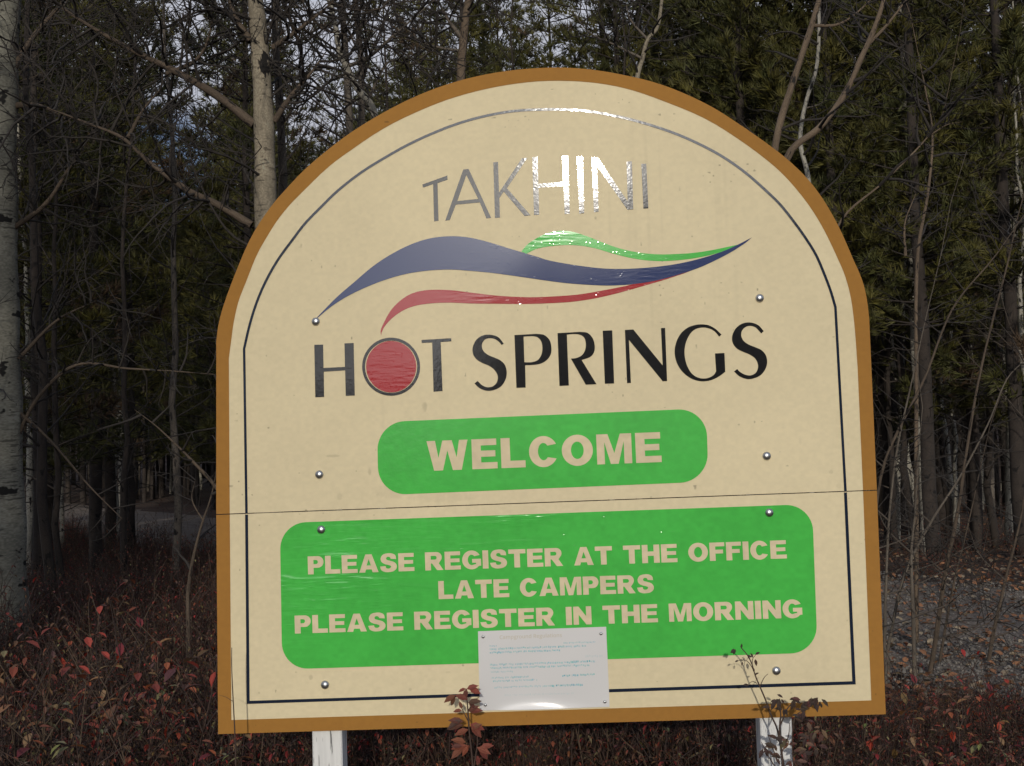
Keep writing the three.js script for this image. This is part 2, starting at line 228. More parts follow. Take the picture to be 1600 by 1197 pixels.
glyph(z1, [[1082, 87], [1113, 87], [1269, 316], [1263, 109], [1291, 107], [1298, 357], [1268, 360], [1108, 130], [1118, 370], [1093, 372]]);
glyph(z1, [[1340, 120], [1366, 120], [1377, 352], [1351, 354]]);
glyph(z7, [[147, 270], [243, 267], [248, 522], [480, 510], [475, 254], [575, 250], [587, 821], [489, 825], [482, 548], [250, 562], [254, 836], [158, 841]]);
const ell = (cx, cy, rx, ry, n = 64) => Array.from({ length: n }, (_, i) => [cx + rx * Math.cos(i / n * 2 * Math.PI), cy + ry * Math.sin(i / n * 2 * Math.PI)]);
glyph(z7, ell(982, 508, 315, 316), [ell(982, 508, 283, 284)]);
sheet('red_disc', S2(z7(ell(983, 508, 273, 280))), null, LZ, M.redFilm, upper);
glyph(z2, [[806, 775], [1005, 763], [1006, 784], [935, 789], [947, 1116], [887, 1121], [878, 792], [808, 795]]);
const cs = (...runs) => runs.flatMap((r) => r.length > 2 ? smooth(r, false, 4) : r);      // smooth runs joined at sharp corners
glyph(z8, cs([[537, 288], [480, 225], [400, 203], [330, 212], [270, 255], [237, 330], [242, 392], [275, 440], [330, 475], [390, 500], [440, 535], [474, 585], [479, 625], [465, 668], [430, 700], [380, 708], [330, 690], [285, 648]], [[255, 672], [300, 715], [370, 742], [440, 736], [510, 700], [555, 630], [565, 560], [545, 490], [500, 448], [450, 425], [390, 400], [345, 365], [327, 325], [330, 285], [355, 250], [400, 237], [450, 245], [490, 272], [516, 303]]));
glyph(z8, cs([[639, 207], [740, 201]], [[850, 195], [925, 206], [978, 258], [995, 335], [985, 400], [940, 455], [880, 485], [800, 495], [742, 497]], [[747, 712], [658, 714]]), [cs([[727, 222], [735, 468]], [[760, 469], [810, 467], [862, 448], [896, 400], [908, 330], [895, 265], [862, 229], [820, 218], [760, 219]])]);
glyph(z8, cs([[1053, 188], [1160, 182]], [[1270, 176], [1340, 185], [1390, 235], [1411, 310], [1404, 372], [1370, 415], [1285, 447]], [[1428, 680], [1325, 684]], [[1182, 433], [1230, 428], [1282, 405], [1315, 360], [1325, 290], [1310, 232], [1270, 204], [1210, 197], [1143, 203]], [[1162, 692], [1072, 696]]));
glyph(z9, [[10, 153], [95, 150], [112, 624], [29, 627]]);
glyph(z9, [[208, 147], [283, 142], [545, 463], [530, 130], [567, 128], [585, 603], [546, 605], [244, 235], [262, 619], [227, 621]]);
glyph(z9, cs([[1050, 206], [1010, 160], [960, 133], [890, 125], [820, 150], [768, 220], [742, 310], [745, 400], [770, 480], [815, 545], [880, 577], [950, 575], [1002, 547], [1022, 515]], [[1012, 356], [1097, 352]], [[1104, 520], [1050, 560], [980, 594], [890, 605], [800, 580], [722, 520], [672, 440], [652, 350], [665, 260], [710, 175], [780, 120], [870, 97], [950, 103], [1010, 132], [1070, 187]]));
glyph(z9, cs([[1447, 157], [1400, 105], [1330, 80], [1260, 88], [1200, 130], [1166, 200], [1170, 260], [1205, 310], [1260, 340], [1320, 365], [1370, 400], [1395, 450], [1395, 490], [1375, 530], [1330, 552], [1280, 545], [1235, 520], [1210, 495]], [[1183, 517], [1230, 560], [1300, 585], [1360, 578], [1420, 550], [1465, 490], [1478, 430], [1465, 370], [1425, 325], [1370, 300], [1310, 275], [1265, 240], [1246, 195], [1255, 150], [1290, 118], [1330, 110], [1375, 125], [1425, 178]]));
{ // the three swooshes
  const wave = (name, top, bottom, z, mat) => sheet(name, S2([...smooth(top, false, 5), ...smooth(bottom, false, 5)]), null, z, mat, upper);
  wave('green_wave', z3([[-62, 172], [-20, 125], [20, 98], [60, 75], [130, 50], [200, 42], [270, 52], [370, 85], [470, 125], [560, 155], [680, 180], [800, 190], [900, 188], [1000, 182], [1120, 165], [1200, 149], [1290, 130]]), z3([[1200, 172], [1100, 199], [1000, 217], [900, 228], [800, 232], [700, 225], [600, 208], [500, 182], [400, 152], [300, 135], [200, 132], [100, 142], [30, 157], [-30, 186]]), 0.0010, M.greenStreak);
  wave('blue_wave', [...z2([[103, 630], [240, 490], [350, 395], [480, 285], [600, 205], [740, 135], [870, 95], [1000, 82], [1120, 90], [1250, 120], [1380, 160], [1480, 190]]), ...z3([[40, 206], [100, 225], [200, 245], [330, 265], [450, 278], [560, 281], [700, 275], [830, 262], [950, 242], [1080, 210], [1200, 170], [1290, 130], [1380, 84]])], [...z3([[1340, 118], [1260, 170], [1150, 228], [1050, 273], [950, 308], [800, 350], [650, 375], [500, 385], [350, 380], [200, 368], [80, 352]]), ...z2([[1480, 355], [1300, 330], [1150, 315], [1000, 305], [850, 312], [700, 335], [560, 375], [420, 430], [300, 490], [200, 555], [105, 634]])], 0.0016, M.navy);
  wave('red_wave', [...z2([[537, 745], [533, 715], [560, 650], [600, 580], [650, 525], [720, 475], [790, 450], [870, 440], [1000, 442], [1150, 460], [1300, 478], [1450, 487]]), ...z3([[0, 458], [150, 452], [300, 440], [450, 415], [600, 385], [750, 348], [880, 318], [1000, 285], [1080, 261]])], [...z3([[950, 311], [830, 350], [700, 388], [550, 430], [400, 465], [250, 487], [100, 496]]), ...z2([[1582, 533], [1450, 535], [1300, 533], [1150, 532], [1000, 526], [880, 530], [760, 548], [680, 580], [610, 630], [560, 685], [540, 725]])], 0.0011, M.redFilm);
}
// block capitals in units of the capital height
const ST = 0.31, BT = 0.215;
const arc = (cx, cy, rx, ry, a0, a1, n = 14) => Array.from({ length: n + 1 }, (_, i) => { const a = (a0 + (a1 - a0) * i / n) * Math.PI / 180; return [cx + rx * Math.cos(a), cy + ry * Math.sin(a)]; });
const CAPS = {
  E: (w) => [[[0, 0], [w, 0], [w, BT], [ST, BT], [ST, 0.405], [w * 0.93, 0.405], [w * 0.93, 0.61], [ST, 0.61], [ST, 1 - BT], [w * 0.98, 1 - BT], [w * 0.98, 1], [0, 1]]],
  F: (w) => [[[0, 0], [ST, 0], [ST, 0.395], [w * 0.9, 0.395], [w * 0.9, 0.605], [ST, 0.605], [ST, 1 - BT], [w, 1 - BT], [w, 1], [0, 1]]],
  L: (w) => [[[0, 0], [w, 0], [w, 0.235], [ST, 0.235], [ST, 1], [0, 1]]],
  I: (w) => [[[0, 0], [w, 0], [w, 1], [0, 1]]],
  H: (w) => [[[0, 0], [ST, 0], [ST, 0.39], [w - ST, 0.39], [w - ST, 0], [w, 0], [w, 1], [w - ST, 1], [w - ST, 0.63], [ST, 0.63], [ST, 1], [0, 1]]],
  T: (w) => [[[w / 2 - ST / 2, 0], [w / 2 + ST / 2, 0], [w / 2 + ST / 2, 0.765], [w, 0.765], [w, 1], [0, 1], [0, 0.765], [w / 2 - ST / 2, 0.765]]],
  A: (w) => [[[0, 0], [0.32, 0], [0.37, 0.165], [w - 0.37, 0.165], [w - 0.32, 0], [w, 0], [w / 2 + 0.17, 1], [w / 2 - 0.17, 1]], [[w / 2 - 0.12, 0.38], [w / 2 + 0.12, 0.38], [w / 2, 0.74]]],
  N: (w) => [[[0, 0], [0.28, 0], [0.28, 0.55], [w - 0.28, 0], [w, 0], [w, 1], [w - 0.28, 1], [w - 0.28, 0.46], [0.28, 1], [0, 1]]],
  M: (w) => [[[0, 0], [0.26, 0], [0.26, 0.74], [w / 2 - 0.13, 0], [w / 2 + 0.13, 0], [w - 0.26, 0.74], [w - 0.26, 0], [w, 0], [w, 1], [w - 0.38, 1], [w / 2, 0.36], [0.38, 1], [0, 1]]],
  W: (w) => [[[0.23, 0], [0.53, 0], [w / 2, 0.66], [w - 0.53, 0], [w - 0.23, 0], [w, 1], [w - 0.29, 1], [w - 0.39, 0.42], [w / 2 + 0.16, 1], [w / 2 - 0.16, 1], [0.39, 0.42], [0.29, 1], [0, 1]]],
  O: (w) => [arc(w / 2, 0.5, w / 2, 0.52, 0, 354, 47), arc(w / 2, 0.5, w / 2 - ST, 0.29, 0, 354, 47)],
  C: (w) => [[...arc(w / 2, 0.5, w / 2, 0.52, 28, 332, 36), ...arc(w / 2, 0.5, w / 2 - ST * 0.98, 0.29, 318, 42, 30)]],
  G: (w) => [[...arc(w / 2, 0.5, w / 2, 0.52, 30, 318, 34), [w, 0.17], [w, 0.55], [w * 0.53, 0.55], [w * 0.53, 0.34], [w - 0.27, 0.34], [w - 0.27, 0.27], ...arc(w / 2, 0.5, w / 2 - ST * 0.98, 0.29, 290, 44, 26)]],
  P: (w) => [[[0, 0], [ST, 0], [ST, 0.355], ...arc(w - 0.32, 0.6775, 0.32, 0.3225, -90, 90, 16), [0, 1]], [[ST, 0.56], ...arc(w - 0.42, 0.675, 0.115, 0.115, -90, 90, 10), [ST, 0.79]]],
  R: (w) => [[[0, 0], [ST, 0], [ST, 0.38], [ST + 0.06, 0.38], [w - 0.34, 0], [w, 0], [w - 0.24, 0.37], ...arc(w - 0.36, 0.71, 0.29, 0.29, -40, 90, 12), [0, 1]], [[ST, 0.585], ...arc(w - 0.45, 0.69, 0.105, 0.105, -90, 90, 10), [ST, 0.795]]],
  S: (w) => { const o = smooth([[0.97, 0.69], [0.92, 0.9], [0.72, 1.01], [0.45, 1.02], [0.18, 0.95], [0.05, 0.75], [0.1, 0.55], [0.32, 0.42], [0.56, 0.36], [0.66, 0.29], [0.6, 0.2], [0.47, 0.175], [0.37, 0.21], [0.33, 0.32]], false, 3), i = smooth([[0, 0.30], [0.08, 0.1], [0.27, 0], [0.52, -0.02], [0.8, 0.03], [0.97, 0.17], [0.99, 0.35], [0.87, 0.51], [0.62, 0.6], [0.42, 0.66], [0.37, 0.73], [0.42, 0.81], [0.52, 0.83], [0.61, 0.79], [0.65, 0.71]], false, 3); return [[...o, ...i].map(([x, y]) => [x * w, y])]; },
};
const WID = { W: 1.4, E: 0.86, L: 0.82, C: 0.98, O: 1.05, M: 1.18, P: 0.86, A: 1.05, S: 0.92, R: 0.98, G: 1.02, I: 0.31, T: 0.92, H: 0.94, F: 0.80, N: 0.95, ' ': 0.42 };
function plate(parent, quad, rad, mat) {               // rounded plate through four photo corners (TL, TR, BR, BL)
  const [a, b, c, d] = S2(quad), w = a.distanceTo(b), h = a.distanceTo(d), P = (x, y) => { const s = x / w, t = y / h; return a.clone().multiplyScalar((1 - s) * (1 - t)).addScaledVector(b, s * (1 - t)).addScaledVector(c, s * t).addScaledVector(d, (1 - s) * t); }, o = [];
  for (const [cx, cy, a0] of [[w - rad, rad, -90], [w - rad, h - rad, 0], [rad, h - rad, 90], [rad, rad, 180]]) for (const q of arc(cx, cy, rad, rad, a0, a0 + 90, 12)) o.push(P(...q));
  return sheet('green_panel', o, null, 0.0010, mat, parent);
}
function line(text, bl, br, tl, parent, track) {        // bl, br: first and last ends of the baseline; tl: top of the first letter (photo pixels)
  const A = onSign(...bl), B = onSign(...br), T = onSign(...tl), ux = B.clone().sub(A), len = ux.length(); ux.normalize(); const uy = new THREE.Vector2(-ux.y, ux.x), cap = T.clone().sub(A).dot(uy);
  let tot = 0; for (const ch of text) tot += WID[ch]; const gaps = [...text].length - 1, sc = cap, sp = track, kx = (len / sc - sp * gaps) / tot; let x = 0;
  for (const ch of text) {
    const w = WID[ch] * kx;
    if (ch !== ' ') { const [o, ...hs] = CAPS[ch](w / kx).map((c) => c.map(([px, py]) => A.clone().addScaledVector(ux, (x + px * kx) * sc).addScaledVector(uy, py * sc))); sheet('letter', o, hs, 0.0018, M.letter, parent); }
    x += w + sp;
  }
}
{
  const p1 = plate(upper, [[589, 659.8], [1103.5, 638], [1107, 752.6], [591.5, 774]], 0.094, M.greenFilm);
  // sub-parts sit under their panel: letters are siblings of the green film on the same board
  line('WELCOME', [668, 736], [1034, 722], [657, 689.8], upper, 0.13);
  const p2 = plate(lower, [[437.3, 817.3], [1269, 787.6], [1277.5, 1019.8], [441, 1046]], 0.088, M.greenLower);
  line('PLEASE REGISTER AT THE OFFICE', [481.5, 897.6], [1229.5, 872.5], [480, 869.5], lower, 0.09);
  line('LATE CAMPERS', [685.5, 936.2], [1022, 926], [684.5, 908], lower, 0.09);
  line('PLEASE REGISTER IN THE MORNING', [461, 990], [1254, 965], [459.8, 962], lower, 0.09);
}
{ // dome-headed bolts
  const prof = []; for (let i = 0; i <= 8; i++) { const a = i / 8 * Math.PI / 2; prof.push(new THREE.Vector2(0.0142 * Math.sin(a), 0.009 * Math.cos(a))); } prof.push(new THREE.Vector2(0.0142, -0.002)); prof[0].x = 0;
  const g = new THREE.LatheGeometry(prof.reverse(), 24); g.rotateX(Math.PI / 2);
  for (const [x, y] of [[493.5, 502.5], [1187, 466], [499, 741.5], [1198, 712.5], [502, 827.5], [1202, 801], [508, 1070], [1213, 1048]]) { const p = onSign(x, y), m = mesh('bolt', g, M.steel, sign); m.position.set(p.x, p.y, 0.0025); }
}
{ // two painted square posts
  for (const [xl, xr, yy] of [[487, 533, 1170], [1190, 1239, 1150]]) {
    const a = onSign(xl, yy), b = onSign(xr, yy), w = Math.abs(b.x - a.x) * 1.02, top = a.y + 1.2, g = new THREE.BoxGeometry(w, top + 0.5, 0.09, 1, 1, 1);
    const sh = new THREE.Shape(); const c = 0.004; sh.moveTo(-w / 2 + c, -0.045); sh.lineTo(w / 2 - c, -0.045); sh.lineTo(w / 2, -0.045 + c); sh.lineTo(w / 2, 0.045 - c); sh.lineTo(w / 2 - c, 0.045); sh.lineTo(-w / 2 + c, 0.045); sh.lineTo(-w / 2, 0.045 - c); sh.lineTo(-w / 2, -0.045 + c);
    const e = new THREE.ExtrudeGeometry(sh, { depth: top + 0.4, bevelEnabled: false }); e.rotateX(-Math.PI / 2);
    const m = mesh('post', e, M.post, sign); m.position.set((a.x + b.x) / 2, -0.4, -0.0585);
    const lean = onSign(xl + (xl < 800 ? 1.5 : 2.5), yy + 40).x - a.x; m.rotation.z = 0; void lean;
  }
}
{ // laminated notice pinned over the lower panel, its bottom edge curling forward
  const [a, b, c, d] = S2([[747, 986], [947, 979], [952.5, 1104], [750, 1110]]), nx = 40, ny = 40, pos = [], uv = [], idx = [], o = V(a.x, a.y, 0.004);
  for (let j = 0; j <= ny; j++) for (let i = 0; i <= nx; i++) {
    const s = i / nx, t = j / ny, p = a.clone().multiplyScalar((1 - s) * (1 - t)).addScaledVector(b, s * (1 - t)).addScaledVector(c, s * t).addScaledVector(d, (1 - s) * t);
    const k = sstep(0.05, 0.25, s) * sstep(0.99, 0.55, s), edge = Math.max(0, (t - 0.87 - 0.035 * Math.sin(s * 8 + 1)) / 0.13);
    pos.push(p.x - o.x, p.y - o.y, 0.0015 + 0.0052 * k * edge * edge + 0.0012 * Math.sin(s * 9 + t * 3) * Math.sin(t * Math.PI)); uv.push(s, 1 - t);
    if (i < nx && j < ny) { const q = j * (nx + 1) + i; idx.push(q, q + nx + 1, q + 1, q + 1, q + nx + 1, q + nx + 2); }
  }
  const g = new THREE.BufferGeometry(); g.setAttribute('position', new THREE.Float32BufferAttribute(pos, 3)); g.setAttribute('uv', new THREE.Float32BufferAttribute(uv, 2)); g.setIndex(idx); g.computeVertexNormals();
  const cv = document.createElement('canvas'); cv.width = 1024; cv.height = 660; const x = cv.getContext('2d'), r = rng(77);
  x.fillStyle = '#d3d2cf'; x.fillRect(0, 0, 1024, 660);
  x.fillStyle = 'rgba(190,178,150,0.75)'; x.font = '44px sans-serif'; x.fillText('Campground Regulations', 170, 72);
  const words = (x0, x1, y, h, a) => { let px = x0; while (px < x1) { const w = 14 + r() * 60; let q = px; while (q < Math.min(px + w, x1)) { const k = 4 + r() * 7; x.fillStyle = `rgba(${90 + r() * 30 | 0},${165 + r() * 20 | 0},${175 + r() * 20 | 0},${a * (0.5 + r() * 0.5)})`; x.fillRect(q, y - h * (0.6 + r() * 0.4), k, h * (0.6 + r() * 0.4)); q += k + 2 + r() * 3; } px += w + 11; } };
  words(90, 150, 132, 14, 0.6); words(680, 930, 128, 14, 0.6); words(90, 850, 158, 17, 0.75); words(90, 650, 188, 17, 0.75); words(850, 980, 246, 20, 0.18);
  words(90, 780, 290, 17, 0.7); words(730, 920, 288, 19, 0.95); words(90, 870, 318, 17, 0.75); words(95, 260, 350, 15, 0.5); words(100, 400, 398, 16, 0.55); words(660, 920, 398, 18, 1); words(110, 460, 426, 16, 0.6); words(120, 580, 478, 15, 0.5); words(575, 810, 478, 19, 0.95); words(200, 750, 545, 16, 0.14);
  const t = new THREE.CanvasTexture(cv); t.colorSpace = THREE.SRGBColorSpace;
  const n = thing('notice_sheet', 'small laminated white notice pinned at four corners over the lower green panel', 'notice', o);
  mesh('sheet', g, new THREE.MeshPhysicalMaterial({ map: t, color: lin(0.86, 0.86, 0.88), roughness: 0.55, clearcoat: 1, clearcoatRoughness: 0.12, side: THREE.DoubleSide }), n);
  const pin = new THREE.SphereGeometry(0.0052, 12, 8); pin.scale(1, 1, 0.6);
  for (const [px, py] of [[755, 994.5], [939, 989.5], [758.5, 1101], [945, 1096]]) { const p = onSign(px, py), m = mesh('pin', pin, M.steel, n); m.position.set(p.x - o.x, p.y - o.y, 0.0035); }
}
// ---------------------------------------------------------------- bare trees
const perp = (d, r) => { const v = V(r() - 0.5, r() - 0.5, r() - 0.5); v.addScaledVector(d, -v.dot(d)); return v.normalize(); };
function grow(b, p, d, len, rad, level, r, o = {}) {     // one crooked branch with its side twigs
  const step = o.step || 0.085, n = Math.max(3, Math.round(len / step)), pts = [p.clone()], q = p.clone(), dir = d.clone().normalize(), bend = perp(dir, r).multiplyScalar((o.bend ?? 0.55) * (r() - 0.35)), kids = [];
  for (let k = 1; k <= n; k++) {
    dir.addScaledVector(bend, 0.35).addScaledVector(perp(dir, r), (o.jit ?? 0.34) * r()); dir.y += (o.lift ?? 0.03); dir.normalize();
    q.addScaledVector(dir, len / n); pts.push(q.clone());
    if (level > 0 && k > 1 && r() < (o.rate ?? 0.6)) kids.push([q.clone(), dir.clone(), k / n]);
  }
  b.tube(pts, (t) => rad * (1 - 0.72 * t), level > 1 ? 5 : 3);
  for (const [kp, kd, t] of kids) { const a = 0.7 + 0.5 * r(); const nd = kd.clone().multiplyScalar(Math.cos(a)).addScaledVector(perp(kd, r), Math.sin(a)); grow(b, kp, nd, len * (0.3 + 0.35 * r()) * (1.1 - 0.5 * t), Math.max(o.min ?? 0.0034, rad * 0.5 * (1 - 0.5 * t)), level - 1, r, o); }
}
const pline = (pts, depth, dd = 0) => { const a = pts.map(([x, y, z], i) => at(x, y, depth + (z ?? dd * i / (pts.length - 1)))); const c = new THREE.CatmullRomCurve3(a, false, 'centripetal'); return c.getPoints(Math.max(8, pts.length * 5)); };
const px2m = (px, depth) => px * depth / F;
// trunk and limbs traced as photo polylines at a depth; twigs grow from the limbs
function tracedTree(name, label, depth, trunk, limbs, mats, seed, o = {}) {
  const r = rng(seed), foot = at(...trunk.pts[0], depth), base = V(foot.x, height(foot.x, foot.z), foot.z);
  const g = thing(name, label, 'tree', base, o.group); const tb = new MB(base), wb = new MB(base), lms = [];
  const tp = pline(trunk.pts, depth); if (tp[0].y > base.y) tp.unshift(V(tp[0].x, base.y - 0.1, tp[0].z));
  const up = tp[tp.length - 1].clone(), ud = up.clone().sub(tp[tp.length - 4]).normalize(); for (let k = 1; k < (o.above ?? 14); k++) tp.push(up.clone().addScaledVector(ud, k * 0.35).add(V((r() - 0.5) * 0.06 * k, 0, (r() - 0.5) * 0.06 * k)));
  const w0 = px2m(trunk.w, depth) / 2; tb.tube(tp, (t) => w0 * (1.06 - (o.taper ?? 0.62) * t) * (1 + 0.05 * Math.sin(t * 61 + seed)), 14);
  const twigs = (pts, rr, from, every, len, lv) => { for (let k = Math.floor(pts.length * from); k < pts.length; k++) if (r() < every) { const d = pts[Math.min(k + 1, pts.length - 1)].clone().sub(pts[Math.max(0, k - 1)]).normalize(); const nd = d.clone().multiplyScalar(0.35).add(perp(d, r)); grow(wb, pts[k], nd, len * (0.6 + 0.8 * r()), rr, lv, r, o.twig); } };
  for (const L of limbs) { const lp = pline(L.pts, depth, L.dd ?? 0); const lw = px2m(L.w, depth) / 2; const lb = new MB(base); lms.push(lb); lb.tube(lp, (t) => lw * (1 - 0.86 * t) * (1 + 0.06 * Math.sin(t * 40)), 8); twigs(lp, Math.min(o.tw ?? 0.011, lw * 0.55), 0.12, L.every ?? 0.7, L.len ?? 0.75, 2); }
  const kmin = tp.findIndex((p) => p.y > (o.twigFrom ?? 2)); twigs(tp, o.tw ?? 0.011, Math.max(0, kmin) / tp.length, o.every ?? 0.45, o.len ?? 1.0, 2);
  for (let k = 0; k < (o.extra ?? 0); k++) { const i = tp.length - 1 - Math.floor(r() * (o.above ?? 14)); const nd = perp(ud, r).multiplyScalar(1).addScaledVector(ud, 0.1 + 0.6 * r()); const lb = new MB(base); lms.push(lb); grow(lb, tp[i], nd, 1.6 + 1.4 * r(), 0.022, 2, r, { ...o.twig, rate: 0.6 }); }
  mesh('trunk', tb.geo(), mats[0], g); lms.forEach((lb) => mesh('limb', lb.geo(), mats[1] || mats[0], g)); mesh('twigs', wb.geo(), M.twig, g).userData.kind = 'stuff';
  return g;
}
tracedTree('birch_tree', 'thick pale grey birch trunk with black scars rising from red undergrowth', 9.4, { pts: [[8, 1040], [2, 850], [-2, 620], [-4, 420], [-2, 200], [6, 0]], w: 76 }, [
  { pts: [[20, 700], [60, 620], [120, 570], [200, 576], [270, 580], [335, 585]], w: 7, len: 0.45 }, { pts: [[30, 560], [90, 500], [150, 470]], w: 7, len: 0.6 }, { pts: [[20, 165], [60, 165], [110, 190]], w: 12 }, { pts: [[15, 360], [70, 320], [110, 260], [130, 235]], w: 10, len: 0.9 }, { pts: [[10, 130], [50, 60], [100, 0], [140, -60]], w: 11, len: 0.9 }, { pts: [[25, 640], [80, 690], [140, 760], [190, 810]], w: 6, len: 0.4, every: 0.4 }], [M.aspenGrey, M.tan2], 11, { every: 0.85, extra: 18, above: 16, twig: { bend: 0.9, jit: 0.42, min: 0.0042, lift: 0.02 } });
tracedTree('aspen_tree', 'cream aspen with long drooping limbs rising behind the left arch', 8.2, { pts: [[420, 1050], [418, 700], [415, 340], [412, 180], [405, 60], [398, -10]], w: 40 }, [
  { pts: [[397, 195], [340, 150], [275, 112], [220, 85], [165, 55], [95, 10], [50, -40]], w: 15, len: 0.8 }, { pts: [[393, 352], [340, 320], [290, 295], [235, 255], [190, 215], [130, 190], [60, 163]], w: 13, len: 0.8 }, { pts: [[392, 64], [378, 45], [362, 12], [352, -20]], w: 14, len: 0.8 },
  { pts: [[428, 190], [455, 150], [485, 115], [510, 80]], w: 11, len: 0.6 }, { pts: [[425, 75], [455, 55], [500, 20], [540, -15]], w: 10, len: 0.8 }, { pts: [[260, 115], [310, 90], [330, 40], [330, -10]], w: 7, len: 0.7 }, { pts: [[200, 215], [225, 170], [250, 140]], w: 7, len: 0.5 }], [M.poplar, M.tan2], 12, { every: 0.9, extra: 18, above: 12, twig: { bend: 0.9, jit: 0.42, min: 0.0042, lift: 0.02 } });
tracedTree('aspen_tree', 'slim grey stem close beside the cream aspen by the left arch', 8.7, { pts: [[452, 1000], [448, 600], [443, 300], [436, 150], [430, 60], [428, -10]], w: 15 }, [], [M.greyBark], 13, { every: 0.4, len: 0.6 });
tracedTree('patchy_birch', 'crooked birch with flaking patchy bark above the left shoulder of the arch', 9.5, { pts: [[600, 1000], [590, 400], [583, 172], [560, 140], [543, 108], [531, 82], [524, 40], [512, -10]], w: 13 }, [{ pts: [[540, 105], [575, 90], [610, 60], [650, 25], [690, -10]], w: 7, len: 0.7 }, { pts: [[530, 80], [560, 45], [590, 20], [620, -20]], w: 6, len: 0.6 }, { pts: [[575, 155], [610, 95], [640, 100], [680, 75]], w: 5, len: 0.6 }], [M.aspen, M.greyBark], 14, { every: 0.5, len: 0.7 });
tracedTree('patchy_birch', 'straight dim grey birch trunk right behind the crooked flaking one', 11.5, { pts: [[552, 950], [548, 400], [546, 190], [538, 60], [533, -10]], w: 14 }, [], [M.greyBark], 15, { every: 0.4, len: 0.8 });
tracedTree('aspen_tree', 'grey brown aspen trunk standing behind the arch left of its crown', 11, { pts: [[722, 950], [721, 400], [720, 120], [726, 40], [735, -20]], w: 16 }, [{ pts: [[722, 60], [700, 30], [680, -10]], w: 9, len: 0.8 }, { pts: [[724, 80], [690, 75], [650, 60], [620, 20]], w: 6, len: 0.7 }], [M.tan, M.greyBark], 16, { every: 0.6, len: 0.8 });
tracedTree('slim_birch', 'slim pale birch stem bending up behind the crown of the arch', 10.5, { pts: [[1000, 950], [998, 400], [996, 120], [1004, 92], [1012, 62], [1026, 45], [1034, 0], [1036, -30]], w: 8 }, [{ pts: [[1005, 92], [960, 70], [920, 50], [890, 10]], w: 5, len: 0.55 }, { pts: [[1012, 62], [985, 30], [975, -10]], w: 5, len: 0.6 }], [M.poplar, M.greyBark], 17, { every: 0.4, len: 0.7 });
tracedTree('willow_stem', 'straight tan stem leaning right behind the right shoulder of the arch', 7.4, { pts: [[1190, 1000], [1196, 500], [1212, 224], [1240, 125], [1265, 50], [1283, -10]], w: 13 }, [{ pts: [[1270, 40], [1310, 38], [1350, 10], [1380, -25]], w: 6, len: 0.5 }], [M.tan, M.tan], 18, { every: 0.2, len: 0.5 });
tracedTree('willow_stem', 'tan stem curving outward right from behind the arch edge then upward', 7.1, { pts: [[1180, 1000], [1196, 500], [1232, 242], [1280, 200], [1318, 150], [1345, 92], [1365, 48], [1388, -20]], w: 12 }, [{ pts: [[1358, 68], [1385, 40], [1412, 5], [1430, -20]], w: 6, len: 0.4 }], [M.tan, M.tan], 19, { every: 0.2, len: 0.5 });
tracedTree('slim_birch', 'thin kinked birch between the two tan stems at the right shoulder', 8.6, { pts: [[1270, 1000], [1266, 500], [1263, 280], [1251, 228], [1252, 196], [1262, 150], [1275, 110], [1280, 40], [1278, -10]], w: 8 }, [{ pts: [[1255, 170], [1285, 160], [1300, 130]], w: 3, len: 0.4 }], [M.aspen, M.greyBark], 20, { every: 0.3, len: 0.5 });
tracedTree('willow_stem', 'long thin stem slanting far right low from behind the arch edge', 7.2, { pts: [[1230, 1000], [1270, 500], [1312, 348], [1380, 285], [1440, 225], [1470, 185], [1482, 140]], w: 5 }, [{ pts: [[1448, 215], [1480, 195], [1505, 190]], w: 2.5, len: 0.3 }], [M.tan, M.tan], 21, { taper: 0.95, every: 0.35, len: 0.35, above: 3 });
tracedTree('sapling', 'thin upright grey sapling forking among the pines on the right', 9, { pts: [[1432, 1010], [1432, 600], [1434, 395], [1450, 300], [1457, 210], [1446, 140], [1436, 90]], w: 7 }, [{ pts: [[1415, 400], [1414, 350], [1432, 300]], w: 5, len: 0.4 }], [M.tan, M.tan], 22, { taper: 0.95, every: 0.35, len: 0.5, above: 3 });
